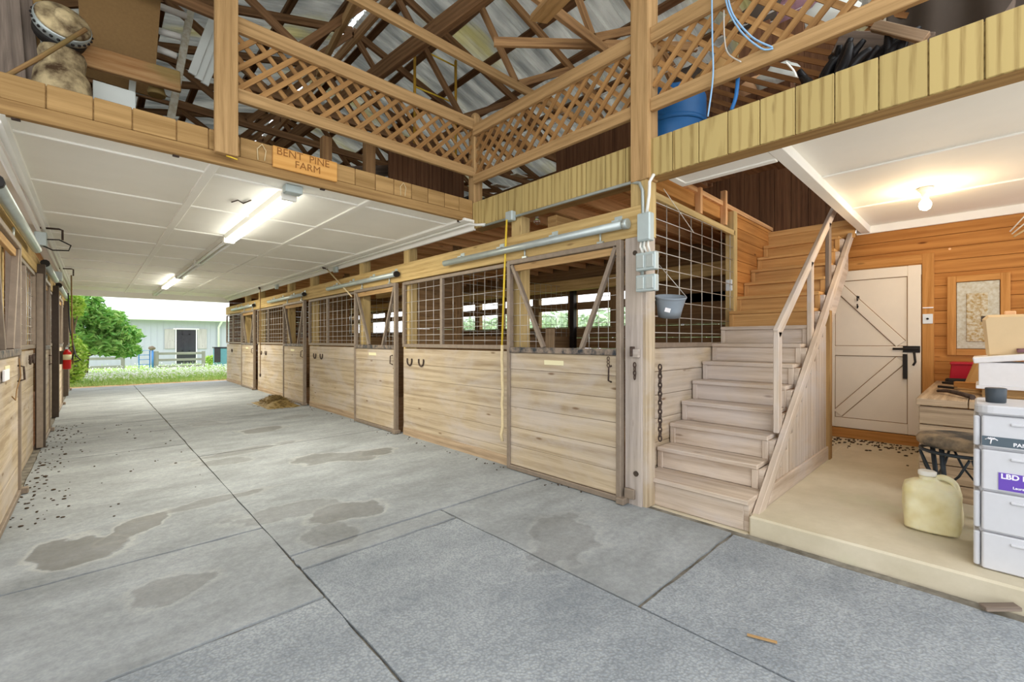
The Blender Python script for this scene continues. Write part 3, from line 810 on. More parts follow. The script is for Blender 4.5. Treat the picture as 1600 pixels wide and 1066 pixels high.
fr_ = [(3.43, 5.68, 'fixed stall front between the first and second doors, two horseshoes on its far end'), (7.2, 9.46, 'fixed stall front between the second and third doors'),
       (11.0, 13.38, 'fixed stall front between the third and fourth doors, by the hanging pull cord'), (14.92, YE-.02, 'last stall front on the right, sunlit at the barn exit')]
for a, b, l in fr_: make_front(a, b, l)

# posts, header beam, tracks
def post(x0, x1, y0, y1, z1, label, mt='post', z0=0):
    return tag(MB().box(x0, x1, y0, y1, z0, z1).build('support_post', W[mt], bevel=.005), label, 'post')
cpz = thing('corner_post', 'grey weathered corner post between stall door and stairs with yellow upper part', 'post', (3.27, 1.94, 0))
MB().box(3.2, 3.34, 1.875, 2.03, 0, 2.19).build('grey_face_board', W['grey'], cpz, bevel=.005)['label'] = 'grey weathered face board'
MB().box(3.22, 3.37, 1.84, 1.99, 2.19, 2.66).build('upper_timber', W['post'], cpz, bevel=.005); MB().box(3.22, 3.36, 1.845, 1.99, 0, 2.19).build('lower_timber', W['stall'], cpz, bevel=.005)
nm = ['first', 'second', 'third', 'fourth']
for i, y in enumerate(dY):
    if i: post(3.265, 3.40, y-.19, y-.04, ZC-.08, 'yellow pine post on the near side of the %s stall door' % nm[i])
    post(3.265, 3.40, y+DW-.10, y+DW+.05, ZC-.08, 'yellow pine post on the far side of the %s stall door' % nm[i])
tag(MB().box(XR, 3.262, 1.875, YE-.02, 2.19, 2.44).build('header_beam', W['beam'], bevel=.004), 'long yellow header beam above the right-hand stall doors', 'beam')
tl = ['galvanised sliding-door track above the door nearest the stairs', 'galvanised door track with black end cap above the second stall door', 'galvanised door track above the third stall door', 'galvanised door track above the fourth stall door']
for i, y in enumerate(dY):
    t = thing('door_track', tl[i], 'door track', (XR-.05, y, 2.29), 'door tracks of the right-hand stalls')
    MB().tube([(XR-.055, y-.03, 2.295), (XR-.055, y+2.5, 2.295)], .036, 12).build('rail', W['galv'], t)
    for q in (.05, .75, 1.5, 2.2): MB().box(XR-.06, XR-.008, y+q-.03, y+q+.03, 2.325, 2.345).box(XR-.008, XR, y+q-.035, y+q+.035, 2.32, 2.385).build('bracket', W['box'], t)
    MB().tube([(XR-.055, y-.075, 2.295), (XR-.055, y-.03, 2.295)], .042, 10).build('end_cap', W['black' if i else 'galv'], t)

# horseshoes
def shoe(y, z, x, s, label):
    m = MB(); pts = []
    for k in range(13):
        q = PI*(-.62) + 2*PI*.62*k/12 - PI/2
        pts.append((x, y+.062*math.cos(q), z+.07*math.sin(q)))
    m.tube(pts, .010, 6)
    for k in (2, 4, 8, 10): p = pts[k]; m.tube([(p[0]-.012*s, p[1], p[2]), (p[0]+.012*s, p[1], p[2])], .004, 5)
    return tag(m.build('horseshoe', W['rustiron']), label, 'horseshoe', 'horseshoes hung on the stall walls')
for (y, z, l) in ((5.5, 1.07, 'left horseshoe of the pair beside the second stall door'), (5.2, 1.07, 'right horseshoe of the pair beside the second stall door'),
                  (9.15, 1.06, 'left horseshoe of the pair beside the third stall door'), (8.8, 1.06, 'right horseshoe of the pair beside the third stall door'),
                  (13.05, 1.05, 'left horseshoe of the pair by the pull cord'), (12.6, 1.05, 'right horseshoe of the pair by the pull cord'), (16.4, 1.05, 'single horseshoe on the last stall front by the exit')):
    shoe(y, z, XR+.02, 1, l)

# conduits, boxes, cords on the right
cw = MB().tube([(3.225, YO-.25, 2.66), (3.20, YO-.12, 2.675), (3.18, YO-.03, 2.70), (3.17, YE-.1, 2.70)], .016, 8)
tag(cw.build('ceiling_conduit', W['pvc']), 'white conduit along the ceiling edge above the right-hand stalls', 'conduit')
cv = MB().tube([(3.235, YO-.2, 2.655), (3.235, 2.3, 2.655), (3.225, 1.98, 2.65), (3.21, 1.90, 2.62), (3.205, 1.87, 2.55), (3.205, 1.865, 2.35), (3.19, 1.865, 2.05), (3.19, 1.865, 1.86)], .014, 8)
tag(cv.build('metal_conduit', W['galv']), 'metal conduit bending down the corner post to the grey boxes', 'conduit')
def ebox(name, c, d, label, outlets=True):
    t = thing(name, label, 'electrical box', c)
    x, y, z = c
    MB().box(x-d[0], x, y-d[1]/2, y+d[1]/2, z-d[2]/2, z+d[2]/2).build('housing', W['box'], t, bevel=.006)
    if outlets:
        for s in (-1, 1):
            m = MB().box(x-d[0]-.008, x-d[0], y+s*d[1]*.24-d[1]*.18, y+s*d[1]*.24+d[1]*.18, z-d[2]*.36, z+d[2]*.36); m.build('cover', W['galv'], t, bevel=.003)
    else: MB().box(x-d[0]-.006, x-d[0], y-d[1]*.46, y+d[1]*.46, z-d[2]*.46, z+d[2]*.46).build('cover', W['box'], t, bevel=.002)
    return t
ebox('switch_box', (3.2, 1.82, 2.24), (.07, .11, .22), 'tall grey electrical box, topmost of three on the corner post', False)
ebox('outlet_box', (3.2, 1.81, 1.97), (.06, .17, .14), 'grey weatherproof outlet box in the middle of the three on the corner post')
ebox('outlet_box', (3.2, 1.81, 1.80), (.06, .17, .13), 'grey weatherproof outlet box, lowest of three on the corner post')
wb = MB()
for k in range(3): wb.tube([(3.17, 1.80+.03*k, 2.14), (3.15, 1.79+.035*k, 2.09), (3.17, 1.785+.03*k, 2.04)], .009, 6)
tag(wb.build('cable_bundle', W['pvc']), 'short white cables between the upper two boxes on the corner post', 'cable')
tag(MB().tube([(3.22, 1.78, 2.66), (3.19, 1.80, 2.6), (3.2, 1.81, 2.5), (3.18, 1.82, 2.35)], .013, 8).build('flexible_conduit', W['pvc']), 'white flexible conduit curling down to the topmost grey box', 'conduit')
ebox('junction_box', (3.24, 3.42, 2.66), (.06, .1, .1), 'small metal junction box under the loft beam with the yellow rope below', False)
for y, l in ((8.05, 'metal junction box at the ceiling edge above the third stall door post'), (11.6, 'metal junction box at the ceiling edge far along the right stalls')):
    ebox('junction_box', (3.23, y, 2.63), (.05, .12, .1), l, False)
yr = thing('pull_rope', 'yellow rope turning to frayed white, hanging beside the stall door nearest the stairs', 'rope', (3.14, 3.47, 0))
MB().tube([(3.17, 3.44, 2.62), (3.15, 3.455, 2.0), (3.135, 3.475, 1.3)], .011, 7).build('rope', W['yellow'], yr)
rp = []; 
for k in range(14): rp.append((3.135+random.uniform(-.008,.008), 3.475+random.uniform(-.01,.01), 1.3-k*.078))
MB().tube(rp, .016, 7).build('frayed_end', W['ropepale'], yr)['label'] = 'frayed pale lower end'
tag(MB().tube([(3.17, 8.35, 2.66), (3.15, 7.75, 2.36), (3.13, 7.2, 2.08)], .012, 6).build('twine', W['ropepale']), 'pale cord slanting down across the track of the second stall door', 'cord')
pc_ = thing('twine', 'dark weighted cord hanging in front of the stall between third and fourth doors', 'cord', (3.12, 12.7, .42))
MB().tube([(3.12, 12.7, 2.68), (3.12, 12.7, .5)], .010, 6).build('cord', W['cordbr'], pc_)
MB().ball((3.12, 12.7, .46), .02, .02, .05, 8, 6).build('weight', W['rustiron'], pc_)
tag(MB().tube([(3.2, 8.45, 2.69), (3.1, 8.4, 2.70), (3.08, 8.3, 2.67)], .014, 6).build('hook_bracket', W['rustiron']), 'small rusty hook at the ceiling edge holding the slanting pale cord', 'hook')
tag(MB().tube([(3.2, 12.9, 2.70), (3.1, 12.75, 2.71), (3.1, 12.7, 2.66)], .014, 6).build('hook_bracket', W['rustiron']), 'small rusty hook at the ceiling edge holding the dark weighted cord', 'hook')
# latch and chain on the corner post
lt = thing('door_latch', 'rusty latch block on the grey corner post', 'latch', (3.19, 1.92, 1.24))
MB().box(3.165, 3.2, 1.885, 1.955, 1.21, 1.28).build('block', W['grey'], lt, bevel=.006); MB().box(3.15, 3.2, 1.935, 1.955, 1.22, 1.3).build('pin', W['rustiron'], lt, bevel=.003)
def chain(pts, r, lw, ll, label):
    m = MB()
    for i, p in enumerate(pts):
        p = Vector(p); ring = []
        for k in range(10):
            q = 2*PI*k/10; a, b = math.cos(q)*lw, math.sin(q)*ll
            ring.append(p + (Vector((0, a, b)) if i % 2 == 0 else Vector((a, 0, b))))
        m.tube(ring, r, 5, closed=True)
    return tag(m.build('chain', W['rustiron']), label, 'chain')
chain([(3.185, 1.93, 1.15-.032*i) for i in range(4)], .005, .012, .022, 'short rusty chain under the latch on the corner post')
chain([(3.355, 1.80, 1.13-.036*i) for i in range(17)], .0065, .014, .025, 'long rusty chain hanging down the side of the corner post')
tag(MB().tube([(3.2, 1.935, 2.06), (3.196, 1.935, 2.06)], .02, 14).build('wood_knot', W['steeldk']), 'round dark knot high on the grey corner post', 'knot')
tag(MB().tube([(3.2, 1.925, .27), (3.192, 1.925, .27)], .022, 14).build('wood_plug', W['steeldk']), 'round dark plug low on the grey corner post', 'plug')
tag(MB().box(3.17, 3.2, 1.93, 2.02, .06, .14).build('floor_bracket', W['steel'], bevel=.004), 'square metal door guide at the foot of the corner post', 'bracket')
# hanging bucket beside the stairs
bk = thing('hanging_bucket', 'grey plastic pail hanging tilted from the boxes by the staircase', 'bucket', (3.5, 1.79, 1.56))
R_ = Matrix.Rotation(math.radians(10), 4, 'X') @ Matrix.Rotation(math.radians(-10), 4, 'Y')
MB().lathe([(.085,-.08),(.09,-.085),(.10,-.02),(.118,.06),(.124,.075),(.128,.078),(.128,.088),(.12,.088),(.112,.06),(.09,-.07)], (3.5,1.79,1.63), 28, R_).build('pail', W['bucket'], bk)
m = MB()
for s in (-1, 1): m.tube([Vector((3.5,1.79,1.63)) + R_ @ Vector((.06*s, -.11*s, .085)), (3.42, 1.845, 1.98)], .003, 5)
m.build('hanger_wires', W['wire'], bk)
MB().hexa((3.385, 1.75, 1.595), (.003,0,0), (0,.022,.006), (0,-.005,.016)).build('sticker', W['print'], bk)
# mesh panel beside the stairs
mp = thing('wire_grille', 'wire grid panel in the wall beside the stairs, behind the bucket', 'mesh panel', (4.5, 2.02, 1.3))
m = MB()
for i in range(8): x = 3.6+i*.25; m.tube([(x, 2.0, 1.32), (x, 2.0, 2.62)], .0045, 5)
for i in range(9): z = 1.42+i*.145; m.tube([(3.42, 1.995, z), (5.42, 1.995, z)], .0045, 5)
m.build('wire_grid', W['wire'], mp)
m = MB(); m.box(3.42, 5.42, 1.985, 2.03, 1.285, 1.33); m.box(3.44, 3.48, 1.985, 2.03, 1.33, 2.6); m.build('frame', W['steel'], mp, bevel=.003)
MB().beam((3.4, 2.0, 2.64), (5.45, 2.0, 2.60), .04, .06).build('top_rail', W['post'], mp, bevel=.004)
post(5.42, 5.52, 1.98, 2.08, 2.86, 'grey-green post at the end of the mesh panel beside the stairs', 'post', .02)
tag(MB().box(5.405, 5.42, 2.0, 2.07, 1.93, 2.06).build('outlet_plate', W['switch'], bevel=.003), 'small pale outlet on the post at the end of the mesh panel', 'outlet')
tag(MB().box(3.4, 5.5, 2.95, 3.07, 2.45, 2.62).build('stall_beam', W['beamdk'], bevel=.004), 'brown beam inside the nearest stall seen above the mesh panel', 'beam')
tag(MB().beam((3.7, 1.95, 2.70), (4.35, 1.97, 2.42), .004, .004).build('slack_wire', W['pvc']), 'thin white wire drooping over the mesh panel', 'wire')
# inside the stalls
tag(MB().hexa((5.2, at_x(858, 520, 5.2).y, .77), (.04,.125,0), (.012,-.004,0), (.03,0,.77)).build('plywood_sheet', W['bench'], bevel=.004), 'brown sheet of board standing inside the nearest stall', 'board')
tag(MB().box(6.85, 6.95, 5.5, 5.6, 0, 2.4).build('stall_post', W['black'], bevel=.004), 'black steel post at the back of the nearest stall', 'post')
tag(MB().box(6.6, 6.72, 2.03, YE-.1, 2.3, 2.5).build('stall_beam', W['beam'], bevel=.004), 'yellow beam along the back of the right-hand stalls', 'beam')
tag(MB().box(4.6, 4.66, 6.2, 9.3, 2.28, 2.42).build('stall_beam', W['beam'], bevel=.004), 'pale crooked beam inside the second stall', 'beam')
hf = thing('barrel_fan', 'black round fan on a pole standing in the second stall', 'fan', (5.2, 8.0, 0))
MB().lathe([(.03,-.12),(.16,-.10),(.2,0),(.16,.1),(.03,.12)], (5.2,8.0,1.72), 16).build('housing', W['black'], hf)
MB().tube([(5.2,8.0,0),(5.2,8.0,1.62)], .03, 8).build('pole', W['black'], hf)
MB().lathe([(.25,0),(.25,.03),(.05,.06)], (5.2,8.0,0), 16).build('foot', W['black'], hf)

# ---- hay pile
m = MB()
m.grid(lambda a, b: (2.78+(a-.5)*.62, 10.15+(b-.5)*1.3, .011+max(0, .15*math.sin(PI*a)*math.sin(PI*b)*(1+.5*mnoise.noise(Vector((a*5,b*7,1)))))), 16, 20)
rnd = random.Random(3)
for i in range(1100):
    a, b = rnd.gauss(.5,.2), rnd.gauss(.5,.2)
    z = .012 + max(0, .15*math.sin(PI*min(1,max(0,a)))*math.sin(PI*min(1,max(0,b))))*rnd.uniform(.7,1.25)
    p = Vector((2.78+(a-.5)*.62, 10.15+(b-.5)*1.3, z+.004)); q = rnd.uniform(0,2*PI); l = rnd.uniform(.02,.07)
    d = Vector((math.cos(q), math.sin(q), rnd.uniform(-.2,.5)))*l
    m.beam(p-d, p+d, .005, .004)
tag(m.build('hay_pile', W['hay']), 'small heap of brown hay on the floor by the third stall door', 'hay', None, 'stuff')
# debris along the stall walls
m = MB()
for i in range(260):
    if i < 150: x = XL+.05+abs(rnd.gauss(0,.16)); y = rnd.uniform(4.6, 10)
    elif i < 190: x = rnd.uniform(-.3,.8); y = rnd.uniform(4.5, 9.5)
    elif i < 300: x = XR-.03-abs(rnd.gauss(0,.07)); y = rnd.uniform(2.2, 12)
    else: x = rnd.uniform(.9,3.0); y = rnd.uniform(4.5, 12)
    r = rnd.uniform(.003, .009)*(1.5 if rnd.random() < .12 else 1)
    m.ball((x, y, .011+r*.5), r*rnd.uniform(1,1.9), r, r*.7, 6, 4)
for i in range(170):
    x = XB-.1-abs(rnd.gauss(0,.28)); y = rnd.uniform(.4, 1.7); r = rnd.uniform(.006,.02)
    m.ball((x, y, .128), r*rnd.uniform(1,2.2), r, .006, 6, 4)
tag(m.build('floor_debris', W['debris']), 'scattered dark crumbs of dirt and droppings on the floor', 'debris', None, 'stuff')
tag(MB().beam((3.2, .0, .03), (3.28, -.12, .05), .05, .02).build('wood_chip', W['greyold'], bevel=.003), 'broken wood chip lying against the edge of the concrete step', 'wood chip')
tag(MB().beam((2.15, .73, .02), (2.19, .62, .02), .012, .006).build('wood_chip', W['rail']), 'small pale splinter on the pebbled mat in the foreground', 'wood chip')

# ================================================================== LEFT STALL ROW
lY = [5.74, 9.4, 13.1, 16.75]
ll = ['left-hand stall door cut by the photo edge, with a white tag', 'left-hand stall door just beyond the first dark steel post', 'left-hand stall door before the fire extinguisher', 'left-hand stall door last before the barn exit']
dL = []
for y, l in zip(lY, ll):
    r = dup(d0, (XL+.02, y, .015), l, PI); r['group'] = 'sliding stall doors on the left'; dL.append(r)
for a, b, l in ((5.78, 7.98, 'left-hand fixed stall front with mesh, beside the door at the photo edge'), (9.45, 11.65, 'left-hand stall front between the first and second dark steel posts'), (13.15, 15.3, 'left-hand stall front behind the fire extinguisher')):
    t = thing('stall_barrier', l, 'stall wall', (XL, a, 0), 'fixed stall fronts on the left')
    bb = MB(); z = 0
    for h in (.2,.205,.2,.21,.2,.22): bb.box(XL-.065, XL-.03, a, b, z, z+h-.003); z += h
    bb.build('lower_boards', W['stall'], t, bevel=.002)
    f = MB(); yd = a+(b-a)*.5
    f.box(XL-.05, XL-.01, a, b, 1.255, 1.3); f.box(XL-.05, XL-.01, a, b, ZT-.03, ZT+.01)
    for y in (a+.02, yd, b-.02): f.box(XL-.05, XL-.008, y-.024, y+.024, 1.3, ZT-.03)
    f.build('mesh_frame', W['steel'], t, bevel=.003)
    w = MB()
    for p, q in ((a+.04, yd-.024), (yd+.024, b-.04)): grid_wires(w, p, q, 1.3, ZT-.03, XL-.035, .22)
    w.build('wire_mesh', W['wire'], t)
for y, l in ((8.08, 'dark steel post nearest on the left, beside the hanging horseshoes'), (11.1, 'second dark steel post along the left stalls'), (15.2, 'dark steel post behind the fire extinguisher')):
    tag(MB().box(XL-.02, XL+.07, y-.03, y+.03, 0, 2.3).build('steel_post', W['steeldk'], bevel=.004), l, 'post')
tag(MB().box(-.56, XL-.005, YO+.1, YE-.02, 2.19, 2.4).build('header_beam', W['beam'], bevel=.004), 'yellow header beam above the left-hand stall doors', 'beam')
for y, l in ((4.3, 'yellow post by the left-hand door at the photo edge'), (5.85, 'yellow post between the left edge door and its neighbouring mesh'), (7.9, 'yellow post beside the nearest dark steel post on the left'), (11.6, 'yellow post beside the second dark steel post on the left'), (15.35, 'yellow post near the fire extinguisher')):
    post(XL-.2, XL-.07, y-.07, y+.07, ZC-.03, l)
for a, b, l in ((4.2, 7.0, 'white door track at the left edge of the photo'), (8.2, 10.4, 'white door track above the second left-hand door'), (11.3, 14.3, 'white door track above the third left-hand door')):
    t = thing('door_track', l, 'door track', (XL+.06, a, 2.33), 'door tracks of the left-hand stalls')
    MB().tube([(XL+.06, a, 2.33), (XL+.06, b, 2.33)], .04, 12).build('rail', W['galv'], t)
    MB().tube([(XL+.06, a-.05, 2.33), (XL+.06, a, 2.33)], .045, 10).build('end_cap', W['black'], t)
for i, (x, z) in enumerate(((-.47, 2.66), (-.43, 2.70))):
    tag(MB().tube([(x, YO+.05, z), (x, YE-.1, z)], .02, 8).build('ceiling_conduit', W['pvc']), ('lower' if i == 0 else 'upper') + ' white conduit running along the left edge of the aisle ceiling', 'conduit')
ebox('junction_box', (-.40, 7.75, 2.56), (.1, .16, .16), 'grey junction box with looped cable on the left wall', False)
ebox('junction_box', (-.40, 11.4, 2.5), (.1, .16, .16), 'smaller grey junction box farther along the left wall', False)
tag(MB().tube([(-.40, 7.7, 2.56), (-.3, 7.75, 2.58), (-.2, 7.85, 2.54), (-.22, 7.9, 2.48), (-.36, 7.85, 2.46), (-.43, 7.7, 2.48)], .008, 6).build('cable_loop', W['black']), 'black cable looping out from the junction box on the left wall', 'cable')
for y, l in ((7.75, 'rusty bent bracket above the junction box on the left wall'), (11.9, 'rusty bent bracket holding a cord farther along the left wall')):
    tag(MB().tube([(-.46, y, 2.7), (-.3, y, 2.71), (-.27, y, 2.70), (-.27, y, 2.58)], .012, 6).build('hook_bracket', W['rustiron']), l, 'hook')
tag(MB().tube([(-.3, 12.0, 2.6), (-.29, 12.0, 1.6), (-.28, 12.05, .9)], .012, 6).build('twine', W['cordbr']), 'dark cord hanging from the bracket in front of the left stalls', 'cord')
for y, l in ((7.2, 'left horseshoe hung on the left stall wall near the steel post'), (7.55, 'right horseshoe hung on the left stall wall near the steel post'), (10.0, 'horseshoe showing past the nearest left steel post'), (12.5, 'horseshoe showing past the second left steel post')):
    shoe(y, 1.16, XL+.0, -1, l)
tag(MB().box(XL+.04, XL+.052, 4.7, 4.95, 1.06, 1.14).build('white_tag', W['print'], bevel=.002), 'white paper tag on the left-hand door at the photo edge', 'tag')
tag(MB().tube([(XL+.05, 5.55, 1.2), (XL+.06, 5.55, 1.05), (XL+.05, 5.4, .95), (XL+.06, 5.2, .88), (XL+.05, 5.1, .92)], .004, 5).build('hanging_string', W['cordbr']), 'thin brown string hanging on the left-hand edge door', 'string')
# fire extinguisher
fx = thing('fire_extinguisher', 'red fire extinguisher hanging on the left wall near the exit', 'fire extinguisher', (-.36, 12.0, .8))
ex, ey = -.36, 12.0
m = MB().lathe([(.045,.80),(.06,.81),(.062,1.1),(.05,1.14),(.025,1.165),(.025,1.19)], (ex,ey,0), 16); m.build('cylinder', W['redext'], fx)
MB().lathe([(.0635,.98),(.0635,1.08)], (ex,ey,0), 16).build('label_band', W['label'], fx)
m = MB(); m.box(ex-.02, ex+.02, ey-.03, ey+.03, 1.18, 1.22); m.beam((ex,ey-.02,1.23),(ex+.02,ey-.11,1.26),.02,.012); m.build('valve', W['galv'], fx)
MB().tube([(ex+.02,ey,1.2),(ex+.09,ey-.02,1.24),(ex+.10,ey-.03,1.14),(ex+.07,ey-.02,.98)], .011, 6).build('hose', W['rubber'], fx)
MB().box(XL-.02, ex-.04, ey-.03, ey+.03, .9, 1.15).build('wall_bracket', W['steeldk'], fx)
tag(MB().tube([(-.36, 12.6, 2.3), (-.34, 12.6, 1.6), (-.25, 12.5, 1.05), (-.18, 12.4, .96), (-.27, 12.4, .92)], .013, 6).build('hanging_hose', W['rubber']), 'black hose hanging behind the fire extinguisher', 'hose')
# ================================================================== STAIRCASE (climbs in +x)
st = thing('staircase', 'straight wooden staircase up to the loft, grey worn lower treads and orange upper ones', 'staircase', (3.35, 1.57, 0))
def tx(i): return 3.33 if i == 1 else 4.107 + .232*(i-4)       # front edge of tread i
def tz(i): return .225 + .182*(i-1)                            # top of tread i
YA, YB = 1.165, 1.985
for i in range(1, 15):
    hi = 'stairhi' if i >= 9 else 'stair'
    x0, x1 = tx(i), tx(i+1)+.03
    yb = 1.125 if i == 1 else YA
    MB().box(x0, x1, yb, YB, tz(i)-.036, tz(i)).build('tread', W[hi], st, bevel=.006)
    zb = 0 if i == 1 else tz(i-1)
    m = MB().box(x0+.03, x0+.05, YA, YB, zb, tz(i)-.037)
    if i > 1:
        m.box(x0+.012, x0+.03, YB-.045, YB, zb, tz(i)-.037); m.box(x0+.012, x0+.03, YA, YA+.045, zb, tz(i)-.037)
    m.build('riser', W[hi if i > 1 else 'stair'], st, bevel=.003)
MB().box(tx(15), tx(15)+.03, 1.05, 2.05, tz(14), tz(15)+.04).build('riser', W['stairhi'], st, bevel=.003)
# saw-tooth stringer on the open side
pts = [(3.37, 0)]
for i in range(1, 15):
    pts.append((tx(i)+.03, tz(i)-.037)); pts.append((tx(i+1)+.03, tz(i)-.037))
pts += [(6.74, tz(15)), (6.74, 2.2), (3.95, 0)]
MB().prism([(x, 1.13, z) for x, z in pts], (0, .034, 0)).build('stringer', W['stair'], st)
# leaning trim board along the stringer
MB().beam((3.40, 1.10, .06), (6.93, 1.10, 2.80), .045, .095).build('slant_board', W['stair'], st, bevel=.004)
m = MB(); x = 3.72
while x < 5.5:
    m.box(x+.002, min(x+.15, 5.5)-.002, 1.105, 1.125, .13, max(.2, (x-3.35)*.776-.07)); x += .15
m.build('side_panel', W['stair'], st, bevel=.003)
MB().prism([(3.62,1.085,.126),(5.56,1.085,.126),(5.56,1.085,.26),(3.78,1.085,.26)], (0,.02,0)).build('side_plinth', W['stair'], st, bevel=.003)
MB().box(5.49, 5.58, 1.07, 1.16, .126, 1.66).build('side_post', W['beamdk'], st, bevel=.004)
m = MB().beam((4.02, 1.145, 1.40), (6.12, 1.145, 2.865), .04, .09)
m.build('handrail', W['stair'], st, bevel=.006)
for a, z0, z1, mt in ((4.055, .60, 1.42, 'stair'), (5.06, 1.18, 2.11, 'stair'), (5.79, 1.70, 2.62, 'greyold')):
    MB().box(a-.045, a+.045, 1.125, 1.165, z0, z1).build('baluster', W[mt], st, bevel=.004)
# kick board on the floor between corner post and stairs
tag(MB().box(6.65, 6.95, 1.05, 2.0, 2.74, 2.80).build('stair_landing', W['stairhi'], bevel=.003), 'orange landing board at the head of the stairs', 'landing')
def on_x(x, y, z): return Matrix.Translation((x, y, z)) @ Matrix(((0,0,-1,0),(-1,0,0,0),(0,1,0,0),(0,0,0,1)))
# ================================================================== SIDE ROOM
# door_1 in the back wall, cream paint, battens in a Z, casing
d = thing('door_1', 'cream ledged door in the orange back wall', 'door', (XB-.02, .95, .25)); d['kind'] = 'structure'
MB().box(XB-.02, XB+.02, .48, 1.41, .245, 2.225).build('door_leaf', W['doorwhite'], d, bevel=.003)
m = MB(); a, b = XB-.04, XB-.02
m.box(a, b, .485, .60, .25, 2.22); m.box(a, b, 1.30, 1.405, .25, 2.22)
m.box(a, b, .60, 1.30, 2.10, 2.22); m.box(a, b, .60, 1.30, .25, .37); m.box(a, b, .60, 1.30, 1.16, 1.28)
def dia(y0, z0, y1, z1):
    m.beam(((a+b)/2, y0, z0), ((a+b)/2, y1, z1), .018, .105, up=(0,0,1))
dia(.66, 1.31, 1.27, 2.04); dia(.66, 1.12, 1.27, .42)
m.build('battens', W['doorwhite'], d, bevel=.004)
m = MB(); a, b = XB-.0235, XB-.0195; q = .007  # thin brown strips edging each batten
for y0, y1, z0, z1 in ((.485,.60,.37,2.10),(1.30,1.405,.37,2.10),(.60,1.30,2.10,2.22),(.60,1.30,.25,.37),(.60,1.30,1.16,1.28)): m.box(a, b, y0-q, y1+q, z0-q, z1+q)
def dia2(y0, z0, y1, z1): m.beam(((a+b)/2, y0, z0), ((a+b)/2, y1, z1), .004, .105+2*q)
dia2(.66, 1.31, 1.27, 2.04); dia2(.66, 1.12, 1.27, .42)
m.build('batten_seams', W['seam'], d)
lk = MB(); lk.tube([(XB-.06, .73, 1.25), (XB-.06, .50, 1.25)], .013, 7); lk.box(XB-.055, XB-.04, .49, .64, 1.21, 1.285); lk.box(XB-.065, XB-.04, .6, .64, .9, 1.19); lk.tube([(XB-.06, .54, 1.21), (XB-.07, .53, 1.1), (XB-.06, .55, 1.06)], .012, 6)
lk.build('slide_bolt', W['black'], d, bevel=.002)
hk = MB(); hk.box(XB-.028, XB-.02, 1.05, 1.07, 1.74, 1.9); hk.tube([(XB-.03, 1.06, 1.86), (XB-.09, 1.06, 1.84), (XB-.10, 1.06, 1.9)], .007, 6); hk.tube([(XB-.03, 1.06, 1.78), (XB-.08, 1.06, 1.75), (XB-.09, 1.06, 1.8)], .007, 6)
hk.build('coat_hook', W['black'], d)
m = MB(); m.box(XB-.035, XB, .375, .475, .125, 2.345); m.box(XB-.035, XB, .475, 2.0, 2.235, 2.345); m.box(XB-.02, XB, .475, 1.42, 2.222, 2.24)
trim(9, m, W['trimor'], 'orange pine casing round the cream door')
trim(10, MB().box(XB-.06, XB, .475, 1.5, .125, .24), W['trimor'], 'wooden sill board under the cream door')
sp = thing('light_switch', 'white switch plate on the casing beside the cream door', 'switch', (XB-.045, .43, 1.59))
MB().box(XB-.05, XB-.036, .385, .47, 1.54, 1.65).build('plate', W['switch'], sp, bevel=.003); MB().tube([(XB-.05, .428, 1.595), (XB-.058, .428, 1.595)], .012, 8).build('toggle', W['black'], sp)
tag(MB().box(XB-.05, XB-.036, .38, .47, 1.715, 1.728).build('card_strip', W['print'], bevel=.002), 'thin white strip above the switch plate', 'strip')
# electrical panel
ep = thing('breaker_panel', 'rust-speckled electrical panel in a pine frame on the orange wall', 'electrical panel', (XB-.03, .03, 1.63))
m = MB(); y0, y1, z0, z1 = -.20, .27, 1.185, 2.06
m.box(XB-.035, XB, y0, y0+.07, z0, z1); m.box(XB-.035, XB, y1-.07, y1, z0, z1); m.box(XB-.035, XB, y0+.07, y1-.07, z1-.07, z1); m.box(XB-.035, XB, y0+.07, y1-.07, z0, z0+.07)
m.build('frame', W['trimor'], ep, bevel=.004)
MB().box(XB-.025, XB, y0+.075, y1-.075, z0+.075, z1-.075).build('cover', W['greypanel'], ep, bevel=.003)
MB().box(XB-.036, XB-.02, y0+.16, y1-.15, z0+.15, z1-.2).build('panel_door', W['rustpanel'], ep, bevel=.005)
MB().box(XB-.042, XB-.03, y0+.175, y0+.21, 1.55, 1.61).build('latch', W['steeldk'], ep, bevel=.002)
tag(MB().tube([(XB-.01, -.12, 1.27), (XB-.06, -.13, 1.22), (XB-.05, -.18, 1.2)], .01, 6).build('cable_stub', W['rubber']), 'short dark cable poking from the foot of the electrical panel', 'cable')
for y, z, l in ((.25, 2.37, 'pale round plug in the orange wall above the electrical panel'), (-.37, 2.49, 'pale round plug in the orange wall near the wires')):
    tag(MB().tube([(XB-.004, y, z), (XB+.0, y, z)], .012, 10).build('wood_plug', W['plug']), l, 'plug')
# dangling wires at the right edge
for k, l in ((0, 'thin white wire dangling at the right photo edge, upper one'), (1, 'thin white wire dangling at the right photo edge, lower one'), (2, 'pale cut rope end dangling at the right photo edge')):
    p0 = at_x(1578+k*3, 362+k*4, XB-.12); p1 = at_x(1640, 290+k*20, XB-.2)
    tag(MB().tube([p0, (p0+p1)/2+Vector((0,0,-.02)), p1], .006+.003*(k == 2), 6).build('dangling_wire', W['ropepale' if k == 2 else 'pvc']), l, 'wire')

